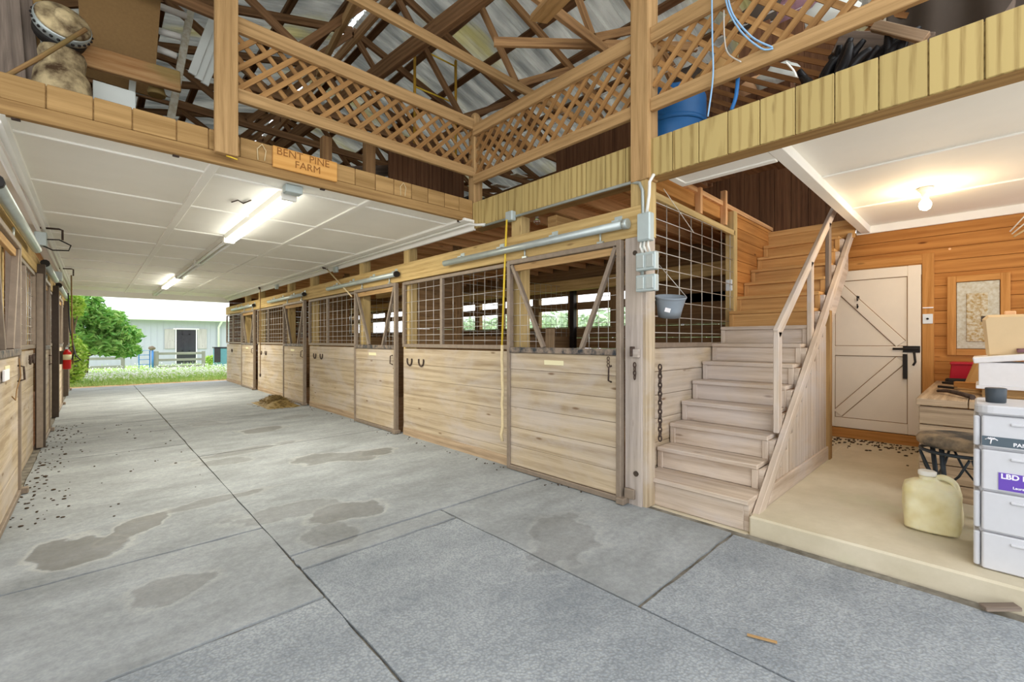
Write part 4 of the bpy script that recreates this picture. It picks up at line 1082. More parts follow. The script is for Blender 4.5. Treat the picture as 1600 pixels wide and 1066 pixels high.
# timber bench (stack of planks with a board top)
b = thing('workbench', 'rough timber bench of stacked planks beside the cream door', 'bench', (5.8, -.4, .125))
bx0, bx1, by1 = 4.75, 6.91, .345
m = MB(); z = .125
for h in (.13,.14,.15,.15,.145): m.box(bx0, bx0+.045, -2.2, by1, z, z+h-.008); z += h
m.build('front_planks', W['bench'], b, bevel=.004)
m = MB(); z = .125
for h in (.13,.14,.15,.15,.145): m.box(bx0+.045, bx1, by1-.045, by1, z, z+h-.008); z += h
m.build('end_planks', W['bench'], b, bevel=.004)
m = MB(); y = by1+.015
for k in range(9): m.box(bx0-.02, bx1+.03, y-.285, y, .842, .895); y -= .29
m.build('top_boards', W['bench'], b, bevel=.004)
# farrier tools and wood pieces on the bench
bt = .895
def tool(u, v, u2, v2, name, l, mk, cat):
    p = at_z(u, v, bt+.02); q = at_z(u2, v2, bt+.02)
    t = thing(name, l, cat, tuple(p)); mk(t, p, q); return t
def rasp(t, p, q):
    d = q-p; MB().beam(p, p+d*.42, .035, .022).build('handle', W['black'], t, bevel=.004); MB().beam(p+d*.42, q, .045, .012).build('blade', W['rail'], t, bevel=.002)
tool(1474, 598, 1530, 604, 'rasp', 'wood rasp with dark grip, rearmost tool on the bench', rasp, 'tool')
tool(1467, 604, 1535, 611, 'rasp', 'wood rasp with dark grip in the middle of the bench tools', rasp, 'tool')
def blade(t, p, q): MB().tube([p, p*.7+q*.3+Vector((0,0,.015)), p*.3+q*.7+Vector((0,0,.01)), q], .014, 6, r1=.02).build('curved_blade', W['rustiron'], t)
tool(1466, 611, 1520, 621, 'curved_tool', 'long curved dark blade lying at the front of the bench', blade, 'tool')
p = Vector((6.45, .26, bt+.032)); tag(MB().beam(p, p+Vector((.1,-.28,0)), .07, .06).build('mallet_head', W['black'], bevel=.012), 'dark wooden mallet head at the back of the bench', 'mallet')
p = at_z(1492, 602, bt+.037); tag(MB().beam(p, p+Vector((-.12,-.5,0)), .07, .07).build('wood_offcut', W['trimor'], bevel=.004), 'pale square wood offcut on the bench in front of the red bin', 'wood')
for u, v, l in ((1500, 612, 'flat strip of wood on the bench beside the rasps'), (1545, 618, 'strip of wood on the bench behind the black cup')):
    p = at_z(u, v, bt+.012); tag(MB().beam(p, p+Vector((-.2,-.62,0)), .06, .02).build('wood_strip', W['rail'], bevel=.003), l, 'wood')
# red bin
p = at_z(1512, 588, bt); rb = thing('red_bin', 'red plastic bin at the back of the bench against the orange wall', 'bin', (6.72, p.y, bt))
cy = at_x(1511, 580, 6.72).y-.005
MB().prism([(6.62,cy-.12,bt),(6.84,cy-.12,bt),(6.86,cy-.14,bt+.21),(6.6,cy-.14,bt+.21)], (0,.26,0)).build('body', W['red'], rb, bevel=.006)
MB().box(6.585, 6.87, cy-.15, cy+.13, bt+.2, bt+.225).build('rim', W['red'], rb, bevel=.006)
# paper bag
pb = at_x(1537, 580, 6.2)
m = MB().prism([(6.05,pb.y+.14,bt),(6.3,pb.y+.14,bt),(6.27,pb.y+.06,bt+.27),(6.1,pb.y+.05,bt+.27)], (0,-.3,0)); tag(m.build('paper_bag', W['paper'], bevel=.02), 'crumpled brown paper bag behind the white box', 'bag')
# white wooden box with slanted lid, cut by photo edge
wx = 5.2; p0 = at_x(1526, 606, wx); 
wb = thing('white_box', 'white painted wooden box with a tilted lid on the bench', 'box', (wx, p0.y-.3, bt))
z0 = p0.z
MB().box(wx, wx+.5, p0.y-.75, p0.y-.01, z0+.02, z0+.205).build('body', W['whitepaint'], wb, bevel=.004)
MB().box(wx-.015, wx+.52, p0.y-.78, p0.y+.005, z0-.005, z0+.02).build('base_board', W['whitepaint'], wb, bevel=.003)
MB().hexa((wx+.25, p0.y-.37, z0+.268), (.27,0,0), (0,-.39,.048), (0,.004,.024)).build('lid', W['whitepaint'], wb, bevel=.006)
m = MB().box(wx+.02, wx+.5, p0.y-.74, p0.y-.03, bt, z0-.005); m.build('packing_strips', W['rail'], wb)
tag(MB().grid(lambda a, c: (wx+.1+a*.36, p0.y-.22-c*.5, z0+.285+.05*c+.015*math.sin(a*9)*math.cos(c*7)), 10, 12).build('folded_cloth', W['cloth'], solid=.02), 'crumpled mauve cloth on the lid of the white box', 'cloth')
jx = 5.45; q = at_x(1579, 556, jx); bj = thing('beige_container', 'beige plastic fuel container standing on the mauve cloth', 'container', (jx, q.y, q.z))
zb = q.z; 
m = MB().prism([(jx-.09,q.y-.16,zb-.01),(jx-.09,q.y+.135,zb-.01),(jx-.09,q.y+.16,zb+.3),(jx-.09,q.y+.13,zb+.335),(jx-.09,q.y-.12,zb+.335),(jx-.09,q.y-.16,zb+.3)], (.18,0,0)); m.build('body', W['beige'], bj, bevel=.02)
MB().box(jx-.03, jx+.03, q.y-.03, q.y+.035, zb+.33, zb+.365).build('spout_cap', W['plug'], bj, bevel=.006)

# plastic drawer tower
dx, dyr, dyl = 3.47, -.62, .03
dr = thing('drawer_tower', 'dusty white plastic drawer tower at the edge of the raised floor', 'drawers', (dx+.2, -.3, .125))
def rr(x0, x1, y0, y1, r, n=5):
    P = []
    for cx, cy_, a0 in ((x1-r,y1-r,0),(x0+r,y1-r,90),(x0+r,y0+r,180),(x1-r,y0+r,270)):
        for k in range(n+1):
            q = math.radians(a0+90*k/n); P.append((cx+r*math.cos(q), cy_+r*math.sin(q)))
    return P
MB().prism([(x, y, .125) for x, y in rr(dx+.03, dx+.44, dyr+.02, dyl-.015, .03)], (0,0,.84)).build('carcass', W['storage'], dr)
MB().prism([(x, y, .957) for x, y in rr(dx-.012, dx+.46, dyr, dyl, .07)], (0,0,.048)).build('top_cover', W['storage'], dr, bevel=.008)
zz = [.13, .335, .553, .778, .96]
for k in range(4):
    z0, z1 = zz[k], zz[k+1]-.012
    f = MB().prism([(x, y, z0) for x, y in rr(dx, dx+.12, dyr+.01, dyl-.026, .012)], (0,0,z1-z0)).build('drawer', W['storage'], dr, bevel=.006)
    m = MB(); m.box(dx-.010, dx+.004, dyr+.05, dyl-.13, z1-.045, z1-.03); m.build('grip_lip', W['storage'], f, bevel=.004)
    MB().prism([(x, y, z0+.005) for x, y in rr(dx+.012, dx+.42, dyl-.022, dyl+.004, .012)], (0,0,z1-z0-.01)).build('side_rib', W['storage'], dr, bevel=.006)
    if k == 3:
        MB().box(dx-.004, dx+.002, dyr+.011, dyl-.028, z0+.012, z0+.062).build('dark_strip', W['strip'], f)['label'] = 'slate strip with palm tree print'
        text_mesh('strip_lettering', 'PAN', .026, W['print'], f, on_x(dx-.0045, at_x(1583,698,dx).y, z0+.016), .0006, .0006)
        pm = MB(); py, pz = at_x(1549,690,dx).y, z0+.022
        pm.tube([(dx-.005, py+.004, pz), (dx-.005, py, pz+.025)], .003, 5)
        for q in range(6):
            an = math.radians(15+30*q); pm.tube([(dx-.005, py, pz+.025), (dx-.005, py+.014*math.cos(an), pz+.025+.012*math.sin(an)), (dx-.005, py+.024*math.cos(an), pz+.02+.008*math.sin(an))], .0025, 5)
        pm.build('palm_print', W['print'], f)
    if k == 2:
        LY = at_x(1560,750,dx).y
        MB().box(dx-.004, dx+.002, LY-.31, LY, z0+.012, z0+.102).build('sticker', W['purple'], f)['label'] = 'purple sticker'
        text_mesh('sticker_lettering', 'LBD Legal N', .036, W['print'], f, on_x(dx-.0045, LY-.008, z0+.066), .0006, .0012)
        text_mesh('sticker_lettering', '67', .02, W['print'], f, on_x(dx-.0045, LY-.095, z0+.044), .0006, .0008)
        text_mesh('sticker_lettering', 'Laura B.', .018, W['print'], f, on_x(dx-.0045, LY-.05, z0+.022), .0006, .0004)
c = at_z(1556, 629, 1.0055); tag(MB().lathe([(.036,0),(.040,.003),(.043,.078),(.038,.081)], (c.x, c.y, 1.0055), 18).build('black_cup', W['cup']), 'small black cylinder standing on the white drawer tower', 'cup')
# jug on the floor
jc = Vector((3.93, .225, .125)); j = thing('plastic_jug', 'crumpled yellowed plastic jug on the raised floor beside the drawers', 'jug', tuple(jc))
def jugp(a, b):
    q = 2*PI*a; z = b
    prof = [(0,.02),(.10,.0),(.155,.015),(.165,.06),(.172,.15),(.175,.235),(.16,.275),(.11,.30),(.05,.315),(.04,.33)]
    i = min(int(b*(len(prof)-1)), len(prof)-2); f = b*(len(prof)-1)-i
    r = prof[i][0]*(1-f)+prof[i+1][0]*f; z = prof[i][1]*(1-f)+prof[i+1][1]*f
    sq = 1/max(abs(math.cos(q)), abs(math.sin(q)))
    k = 1+(min(sq,1.25)-1)*.6
    n = 1+.09*mnoise.noise(Vector((math.cos(q)*1.7, math.sin(q)*1.7, z*9+2)))
    return jc + Vector((math.cos(q)*r*k*.64*n, math.sin(q)*r*k*.83*n, z*1.05))
MB().grid(jugp, 48, 36).build('body', W['jug'], j)
MB().lathe([(.04,.315),(.042,.345),(.03,.35),(.03,.36)], tuple(jc+Vector((0,.02,0))), 16).build('neck', W['jug'], j)
MB().lathe([(.044,.352),(.046,.355),(.046,.378),(.04,.382)], tuple(jc+Vector((0,.02,0))), 18).build('cap', W['pvc'], j)
MB().tube(smooth([jc+Vector((0,-.0,.32)), jc+Vector((0,-.05,.352)), jc+Vector((0,-.10,.328)), jc+Vector((0,-.118,.27))]), .019, 8).build('handle', W['jug'], j)
# stool
s0 = Vector((4.25, .10, .125)); s = thing('stool', 'round black padded stool on curved iron legs in front of the bench', 'stool', tuple(s0))
MB().lathe([(.02,.50),(.20,.505),(.222,.525),(.225,.55),(.21,.575),(.15,.59),(.02,.592)], tuple(s0), 32).build('seat', W['stooldust'], s)
MB().tube([s0+Vector((.20*math.cos(q), .20*math.sin(q), .475)) for q in [k*PI/12 for k in range(24)]], .012, 7, closed=True).build('seat_ring', W['ironblk'], s)
for k in range(4):
    q = PI/4+k*PI/2+.25; d = Vector((math.cos(q), math.sin(q), 0))
    MB().tube([s0+d*.17+Vector((0,0,.50)), s0+d*.145+Vector((0,0,.28)), s0+d*.16+Vector((0,0,0))], .014, 8).build('leg', W['ironblk'], s)
    MB().tube([s0+d*.15+Vector((0,0,.24))+Vector((-d.y,d.x,0))*t*.14+Vector((0,0,.22*abs(t)**1.5)) for t in (-1,-.6,0,.6,1)], .008, 6).build('scroll', W['ironblk'], s)

# ceiling lamp holder with lit bulb, and clear bulb by the joists
lp = thing('ceiling_bulb', 'lit bare bulb in a white ceiling holder in the side room', 'lamp', (5.55, .36, ZC-.01))
MB().lathe([(.055,0),(.058,-.012),(.045,-.03),(.028,-.05),(.026,-.09)], (5.55,.36,ZC-.012), 20).build('holder', W['pvc'], lp)
MB().lathe([(.012,-.09),(.022,-.10),(.042,-.135),(.045,-.16),(.036,-.19),(.012,-.205)], (5.55,.36,ZC-.012), 20).build('bulb', W['bulb'], lp)
lb = thing('clear_bulb', 'unlit clear bulb under the joists by the yellow rope', 'bulb', (3.6, 3.5, 2.66))
p = at_x(839, 346, 3.5)
lb.location = p
MB().ball(p, .034, .034, .038).build('glass', W['glass'], lb); MB().tube([p+Vector((.0,0,.03)), p+Vector((0,0,.09))], .018, 8).build('socket', W['pvc'], lb)
# fluorescent fixtures along the aisle
def fixture(y0, y1, lit, label):
    t = thing('fluorescent_light', label, 'ceiling light', (1.33, y0, ZC), 'fluorescent lights down the aisle')
    MB().prism([(1.27,y0,ZC-.001),(1.39,y0,ZC-.001),(1.375,y0,ZC-.055),(1.285,y0,ZC-.055)], (0,y1-y0,0)).build('housing', W['pvc'], t)
    for x in (1.295, 1.365):
        MB().tube([(x, y0+.05, ZC-.085), (x, y1-.05, ZC-.085)], .019, 10).build('tube', W['tube' if lit else 'tubeoff'], t)
    for y in (y0, y1-.04):
        MB().box(1.265, 1.395, y, y+.04, ZC-.11, ZC-.04).build('lamp_holder', W['pvc'], t, bevel=.006)
    return t
fixture(4.42, 6.95, True, 'lit twin fluorescent light nearest the loft edge')
fixture(7.0, 9.3, False, 'unlit fluorescent light, next to the lit one nearest the loft edge')
fixture(9.35, 11.65, False, 'unlit fluorescent light in the middle of the aisle ceiling row')
fixture(11.7, 14.3, True, 'lit fluorescent light far down the aisle')
fixture(14.35, 16.7, False, 'unlit fluorescent light nearest the barn exit')
ebox('light_junction_box', (1.40, 4.32, ZC-.04), (.14, .1, .07), 'white junction box at the near end of the first fluorescent light', False)
tag(MB().tube([at_z(362, 316, ZC-.006), at_z(372, 313, ZC-.01), at_z(380, 318, ZC-.005), at_z(392, 313, ZC-.012)], .006, 5).build('wasp_nest_smear', W['debris']), 'small dark mud smear on the aisle ceiling left of the first light', 'smear')
# ================================================================== CLUTTER ON THE LOFT, LEFT
Yc = 4.62
c = at_y(97, 42, Yc); mt = thing('rusty_motor', 'rusty round motor with a perforated band on a weathered stump at the left loft edge', 'motor', tuple(c))
T = Matrix.Rotation(math.radians(68), 4, 'X') @ Matrix.Rotation(math.radians(10), 4, 'Y')
MB().lathe([(.06,-.10),(.145,-.10),(.15,-.02)], tuple(c), 26, T).build('lower_housing', W['black'], mt)
m = MB().lathe([(.148,-.02),(.156,-.015),(.156,.045),(.148,.05)], tuple(c), 26, T); m.build('band', W['galv'], mt)
m = MB()
for k in range(26):
    q = 2*PI*k/26; d = T @ Vector((math.cos(q)*.157, math.sin(q)*.157, .015)); m.ball(c+d, .011, .011, .011, 6, 4)
m.build('vent_holes', W['black'], mt)
MB().lathe([(.15,.05),(.14,.07),(.08,.085),(.055,.09),(.05,.12),(.02,.125)], tuple(c), 26, T).build('top_plate', W['drift'], mt)
s = at_y(98, 110, Yc)
tag(MB().lathe([(.16,2.935-s.z),(.165,-.2),(.15,-.05),(.12,.0),(.13,.1),(.12,.13)], (s.x, s.y, s.z), 18).build('stump', W['drift']), 'rough weathered wood stump with dark burnt edges under the rusty motor', 'stump')
p, q = at_y(-25, 138, 4.3), at_y(134, 46, 4.42)
tag(MB().tube([p, (p+q)/2+Vector((0,0,-.01)), q], .014, 8).build('copper_stick', W['oldboard']), 'thin brown stick slanting up in front of the rusty motor', 'stick')
for i, (u0, u1, v1, l, mk) in enumerate(((10, 22, 118, 'grey upright board at the far left of the loft, leftmost', 'greyold'), (28, 44, 112, 'grey leaning board at the far left of the loft, second from left', 'greyold'), (-8, -4, 130, 'brown upright board cut by the left photo edge', 'beam'))):
    tag(MB().beam(at_y(u1, v1+20, 4.75+.05*i), at_y(u0-6, -90, 4.85+.05*i), .13 if i < 2 else .08, .03, up=(0,1,0)).build('leaning_board', W[mk], bevel=.003), l, 'board')
tag(MB().beam(at_y(58, 78, 4.95), at_y(44, -10, 4.95), .05, .03, up=(0,1,0)).build('leaning_board', W['rail'], bevel=.003), 'narrow pale lath leaning behind the rusty motor', 'board')
tag(MB().beam(at_y(30, 2, 5.0), at_y(75, 14, 5.0), .05, .08).build('loft_batten', W['beam'], bevel=.003), 'short brown timber behind the top of the rusty motor', 'board')
# hardboard sheet, old plank, ladder
P = [at_y(118, -60, 5.1), at_y(256, -60, 5.1), at_y(240, 152, 5.1), at_y(130, 118, 5.1)]
tag(MB().prism([P[0], P[3], P[2], P[1]], (0, .012, 0)).build('hardboard_sheet', W['hard']), 'large brown hardboard sheet leaning in the loft behind the old plank', 'sheet')
tag(MB().beam(at_y(122, 84, 4.72), at_y(282, 129, 4.72), .05, .17).build('old_plank', W['oldboard'], bevel=.006), 'old rusty-stained plank lying across the loft edge beside the motor', 'plank')
ld = thing('ladder', 'white-spattered aluminium ladder leaning in the loft beside the tall left post', 'ladder', tuple(at_y(270, 180, 4.95)))
a0, a1 = at_y(266, 190, 5.25), at_y(312, -60, 5.7)
MB().beam(a0, a1, .06, .08, up=(0,1,0)).build('side_rail', W['greypanel'], ld, bevel=.004)
b0, b1 = a0+Vector((-.5, .25, .05)), a1+Vector((-.5, .25, .05))
MB().beam(b0, b1, .03, .085, up=(0,1,0)).build('side_rail', W['galv'], ld, bevel=.004)
for k in (.12,.38,.64,.9): MB().tube([a0*(1-k)+a1*k, b0*(1-k)+b1*k], .017, 8).build('rung', W['galv'], ld)
for i, (u0,v0,u1,v1) in enumerate(((214,-4,292,26),(248,48,282,58),(246,76,276,88))):
    tag(MB().tube([at_y(u0, v0, 5.3), at_y(u1, v1, 5.3)], .03, 10).build('plastic_pipe', W['pvc']), ('upper', 'middle', 'lower')[i]+' pale pipe lying in the loft between hardboard sheet and ladder', 'pipe')
for i in range(3):
    o = Vector((.055*i, .02*i, -.02*i))
    tag(MB().beam(at_y(300, 116, 5.4)+o, at_y(336, 22, 5.4)+o, .07, .02, up=(0,1,0)).build('siding_strip', W['siding'], bevel=.003), ('leftmost', 'middle', 'rightmost')[i]+' white siding strip leaning behind the tall left post', 'siding')
tag(MB().box(.0, .26, 4.84, 4.96, 2.935, at_y(155, 132, 4.9).z).build('pale_box', W['siding'], bevel=.004), 'pale blue-grey box lying on the loft under the hardboard', 'box')
tag(MB().beam(at_y(205, 158, 5.0), at_y(208, 120, 5.0), .045, .045).build('stub', W['siding'], bevel=.004), 'short pale upright stub on the loft edge right of the pale box', 'stub')
tag(MB().lathe([(.06,-.02),(.065,0),(.05,.05),(.05,.1)], tuple(at_y(245, 146, 4.85)), 14).build('brush_bundle', W['hay']), 'bundle of bristles on the loft edge beside the ladder foot', 'brush')

# ================================================================== CLUTTER ON THE LOFT, RIGHT
bd = at_x(1047, 185, 3.75); db = thing('blue_drum', 'blue plastic drum standing in the loft beside the tall right post', 'drum', (bd.x, bd.y, 2.93))
MB().lathe([(.25,0),(.275,.03),(.28,.3),(.285,.32),(.28,.34),(.28,.55),(.26,.6),(.1,.62)], (bd.x+.05, bd.y, 2.93), 28).build('shell', W['bluedk'], db)
MB().lathe([(.288,.30),(.288,.34)], (bd.x+.05, bd.y, 2.93), 28).build('hoop', W['bluedk'], db)
# loose lattice panel leaning behind the right railing
lt = thing('loose_lattice', 'loose lattice panel leaning over junk behind the right-hand railing', 'lattice panel', (4.15, .8, 2.95))
for sgn, d in ((1, 0), (-1, .012)):
    m = MB()
    for k in range(-8, 17):
        s0 = -.6+k*.125; p0 = [s0, 0]; p1 = [s0+sgn*1.0, 1.0]
        t0, t1 = 0, 1
        for lim, sd in ((-.3, 1), (1.7, -1)):
            f0 = (p0[0]-lim)*sd; f1 = (p1[0]-lim)*sd
            if f0 < 0 and f1 < 0: t0 = 2
            elif f0 < 0: t0 = max(t0, f0/(f0-f1))
            elif f1 < 0: t1 = min(t1, f0/(f0-f1))
        if t1-t0 < .05: continue
        A = (p0[0]+(p1[0]-p0[0])*t0, t0); B = (p0[0]+(p1[0]-p0[0])*t1, t1)
        f = lambda q: Vector((3.95+q[1]*.05+d, q[0], 2.945+q[1]*.72))
        m.beam(f(A), f(B), .036, .009, up=(-1,0,.07))
    m.build('slats', W['lattdk'], lt)
rnd = random.Random(11)
for k, (u, v, x, r, mk, l) in enumerate(((1185, 30, 4.45, .16, 'canvas', 'grey-brown sack behind the loose lattice, near the top'), (1235, 22, 4.5, .15, 'cloth', 'mauve bundle behind the loose lattice'), (1120, 120, 4.4, .15, 'paper', 'brown bundle behind the loose lattice, low down'), (1215, 125, 4.3, .12, 'siding', 'white crumpled bag behind the loose lattice'), (1180, 140, 4.35, .11, 'plug', 'pinkish bag low behind the loose lattice'), (1290, 30, 4.5, .15, 'siding', 'pale plastic sheet behind the right end of the loose lattice'), (1080,130,4.5,.16,'canvas','dark sack behind the loose lattice beside the drum'))):
    p = at_x(u, v, x); tag(MB().ball(p, r*.8, r*1.4, r, 16, 10, .35, 2.2).build('stored_bundle', W[mk]), l, 'bundle')
    if p.z-r > 2.95: tag(MB().box(x-.12, x+.12, p.y-.13, p.y+.13, 2.93, p.z-r*.75).build('storage_crate', W['darkwall'], bevel=.005), 'dark wooden crate under the '+l.split(' behind')[0], 'crate')
p = at_x(1312, 88, 3.7)
m = MB()
for k in range(44):
    a = Vector((p.x+rnd.uniform(-.1,.2), p.y+rnd.uniform(-.26,.2), 2.94)); b = a+Vector((rnd.uniform(-.1,.1), rnd.uniform(-.24,.1), rnd.uniform(.16,.42)))
    m.tube(smooth([a, (a+b)/2+Vector((rnd.uniform(-.05,.05),rnd.uniform(-.08,.08),.05)), b], 4), .05, 6, r1=.018)
tag(m.build('black_tarp', W['tarp']), 'gathered black plastic tarp bundle on the right loft edge', 'tarp')
for k, (u0,v0,u1,v1,x,w,mk,l) in enumerate(((1308,68,1452,72,3.75,.14,'greyold','thick grey plank lying under the right railing'), (1370,52,1460,22,4.1,.1,'siding','pale round pole behind the right railing'), (1365,40,1448,60,3.62,.06,'bench','pale grey board edge under the right railing'))):
    tag(MB().beam(at_x(u0,v0,x), at_x(u1,v1,x), .05, w).build('loft_plank', W[mk], bevel=.005), l, 'plank')
p = at_x(1525, 25, 3.9)
m = MB().grid(lambda a, b: (3.75+.35*b+.04*math.sin(a*21), p.y+.42-a*.95, 2.94+1.05*b+.03*math.sin(a*13+b*5)), 30, 8)
tag(m.build('hung_canvas', W['canvas'], solid=.01), 'dark folded canvas standing at the far right of the loft', 'canvas')
tag(MB().beam(at_x(1560,55,3.7), at_x(1578,-30,4.1), .09, .04).build('loft_plank', W['greyold'], bevel=.004), 'grey board leaning on the dark canvas at the far right', 'plank')
# cords over the right railing
def cord(pts, l, r=.006, mk='bluecord'): tag(MB().tube(smooth(pts), r, 6).build('twine', W[mk]), l, 'cord')
cord([at_x(1112,-20,3.2), at_x(1113,60,3.2), at_x(1114,120,3.2), at_x(1106,182,3.2)], 'straight pale blue cord hanging over the right railing to the fascia')
cord([at_x(1132,-10,3.2), at_x(1140,20,3.2), at_x(1160,52,3.2), at_x(1190,76,3.2), at_x(1208,76,3.21)], 'looping pale blue cord over the right railing, main strand')
cord([at_x(1136,-10,3.2), at_x(1146,24,3.2), at_x(1175,58,3.2), at_x(1207,74,3.21)], 'looping pale blue cord over the right railing, inner strand')
cord([at_x(1131,16,3.2), at_x(1132,60,3.2), at_x(1138,84,3.2), at_x(1158,97,3.21)], 'short looping pale cord below the blue cords', .005, 'wire')
cord([at_x(1153,122,3.3), at_x(1150,150,3.3), at_x(1143,172,3.3)], 'dark blue cord bundle hanging below the right railing', .014, 'bluedk')
cord([at_x(1228,97,3.2), at_x(1240,110,3.2), at_x(1244,120,3.22)], 'short white cord end below the right railing', .006, 'pvc')
# white junk under the corner railing
for k, (u,v,l) in enumerate(((782, 288, 'white ribbed sheet lying on the loft behind the corner post'), (812, 272, 'white scrap lying behind the corner railing'))):
    p = at_y(u, v, 4.5); tag(MB().beam(p+Vector((-.12,0,-.03)), p+Vector((.2,.1,.03)), .1, .015).build('white_scrap', W['siding'], bevel=.003), l, 'scrap')
tag(MB().box(3.5, 4.4, 4.5, 4.9, 2.93, 3.25).build('tarp_heap', W['tarp'], bevel=.08), 'black heap on the loft behind the corner post', 'heap')
# ================================================================== OUTSIDE THE FAR END
m = MB().grid(lambda a, b: (-30+70*a, YE+.9+45*b, -.05+.03*mnoise.noise(Vector((a*40,b*30,0)))), 60, 40); struct(m.build('ground', W['lawn']), 'grass field beyond the barn')
rnd = random.Random(5)
m = MB()
for i in range(15000):
    y = YE+.75+abs(rnd.gauss(0, 1))*4.2; 
    if y > YE+14: continue
    x = rnd.uniform(-1.6-.10*(y-YE), 4.4+.25*(y-YE)); h = rnd.uniform(.10,.30)*(1.0 if y > YE+1.6 else .6)
    q = rnd.uniform(0, PI); w = rnd.uniform(.006,.014); d = Vector((math.cos(q)*w, math.sin(q)*w, 0)); b = Vector((x,y,-.05)); t = b+Vector((rnd.gauss(0,.07), rnd.gauss(0,.07), h))
    m.face([b-d, b+d, (b+t)/2+d*.8+Vector((0,0,h*.1)), t, (b+t)/2-d*.8+Vector((0,0,h*.1))])
tag(m.build('grass', W['grass'], solid=.001), 'tall pale grass growing at the barn exit', 'grass', None, 'stuff')
m = MB()
for i in range(2600):
    y = YE+1.5+abs(rnd.gauss(0,1))*3; x = rnd.uniform(-1.2, 4.6); z = rnd.uniform(.08,.28); r = rnd.uniform(.012,.026)
    m.ball((x,y,z), r, r, r*.8, 6, 4)
tag(m.build('clover_flowers', W['flower']), 'white clover flowers scattered in the grass', 'flowers', None, 'stuff')
# trees
def foliage(c, R, n, size, seed):
    rnd = random.Random(seed); m = MB()
    for i in range(n):
        while True:
            d = Vector((rnd.uniform(-1,1), rnd.uniform(-1,1), rnd.uniform(-1,1)))
            if d.length < 1: break
        k = (.55+.45*rnd.random()); d = d.normalized()*k*(1+.22*mnoise.noise(d.normalized()*2.3+Vector((seed,0,0))))
        p = Vector((c[0]+d.x*R[0], c[1]+d.y*R[1], c[2]+d.z*R[2]))
        a = Vector((rnd.gauss(0,1), rnd.gauss(0,1), rnd.gauss(-.3,.6))).normalized(); b = a.cross(Vector((rnd.gauss(0,1), rnd.gauss(0,1), rnd.gauss(0,1)))).normalized()
        s = size*rnd.uniform(.6,1.3); q = a.cross(b)*s*.15
        m.face([p-a*s, p-a*s*.2+b*s*.38+q, p+a*s, p-a*s*.2-b*s*.38+q])
    return m
def tree(name, label, c, R, n, size, seed, mk, cat='tree'):
    t = thing(name, label, cat, (c[0], c[1], -.05))
    foliage(c, R, n, size, seed).build('foliage', W[mk], t, solid=.002)
    m = MB(); m.tube([(c[0], c[1], -.05), (c[0]+.05, c[1], c[2]*.5), (c[0], c[1], c[2]+R[2]*.3)], .07, 8, r1=.03)
    rnd = random.Random(seed)
    for k in range(6):
        q = rnd.uniform(0, 2*PI); m.tube([(c[0], c[1], c[2]*rnd.uniform(.5,.95)), (c[0]+math.cos(q)*R[0]*.6, c[1]+math.sin(q)*R[1]*.6, c[2]+rnd.uniform(-.2,.5)*R[2])], .03, 6, r1=.012)
    m.build('trunk', W['greyold'], t)
p = at_y(146, 517, 20.5); t = thing('bushy_tree', 'bushy bright green tree outside the exit, hiding the barn corner', 'tree', (p.x, 20.5, -.05))
m = MB()
for k, (du, dv, rx, rz_, n) in enumerate(((-18,-30,.62,.42,900),(10,-18,.75,.42,1100),(38,8,.68,.40,1000),(-30,12,.7,.45,900),(8,22,.85,.36,1100),(46,30,.5,.26,500),(-8,-48,.4,.3,400))):
    q = at_y(146+du, 517+dv, 20.5+.2*(k % 3)); f_ = foliage((q.x, q.y, q.z), (rx, .75, rz_), n, .125, 60+k)
    o = len(m.v); m.v += f_.v; m.f += [tuple(i+o for i in g_) for g_ in f_.f]; m.uv += f_.uv; m.smooth += f_.smooth
m.build('foliage', W['leaf'], t, solid=.002)
m = MB().tube([(p.x-.2, 20.6, -.05), (p.x-.15, 20.6, .7), (p.x-.1, 20.6, 1.5)], .06, 8, r1=.03)
for q in ((.5,1.7),(-.5,1.8),(.2,2.2),(.8,1.3)): m.tube([(p.x-.15, 20.6, .8), (p.x-.15+q[0]*.6, 20.6, q[1]*.8), (p.x-.1+q[0], 20.6, q[1])], .025, 6, r1=.01)
m.build('trunk', W['greyold'], t)
p = at_y(112, 478, 18.8); tree('bushy_tree', 'taller yellow-green foliage at the left edge of the barn exit', (p.x, 18.8, p.z), (.28, .35, .42), 700, .09, 22, 'leaf2')
p = at_y(108, 560, 18.7); tree('shrub', 'yellow-green shrub beside the left exit post', (p.x, 18.7, .75), (.42, .4, .85), 1500, .085, 23, 'leaf2', 'shrub')
p = at_y(335, 572, 27.5); tree('shrub', 'small pale shrub in the grass by the blue crate', (p.x, 27.5, .25), (.5, .4, .35), 500, .10, 24, 'leaf2', 'shrub')
# split-rail fence and gate at y = 26
YF = 25.5
def fencepost(t, u, h, w=.13):
    p = at_y(u, 560, YF); MB().box(p.x-w/2, p.x+w/2, YF-w/2, YF+w/2, -.06, h).build('fence_post', W['fence'], t, bevel=.01); return p.x
f = thing('rail_fence', 'grey three-rail fence in front of the neighbouring barn, right of the blue gate', 'fence', (3, YF, -.05))
xa = fencepost(f, 244, .86, .17); xb = fencepost(f, 318, .84)
for z in (.75, .46, .15): MB().box(xa, xb, YF-.05, YF-.02, z-.055, z+.055).build('rail', W['fence'], f, bevel=.006)
f = thing('rail_fence', 'grey rail fence under the green tree, left of the blue gate', 'fence', (.2, YF, -.05))
xc = fencepost(f, 192, .70)
for z in (.58, .22): MB().box(xc-2.6, xc, YF-.05, YF-.02, z-.055, z+.055).build('rail', W['fence'], f, bevel=.006)
MB().box(xc-2.65, xc-2.52, YF-.07, YF+.06, -.06, .7).build('fence_post', W['fence'], f, bevel=.01)
gx0, gx1 = at_y(217, 560, YF).x, at_y(234, 560, YF).x
bg = thing('blue_gate', 'blue tubular metal gate beside the rail fence', 'gate', (gx0, YF, 0))
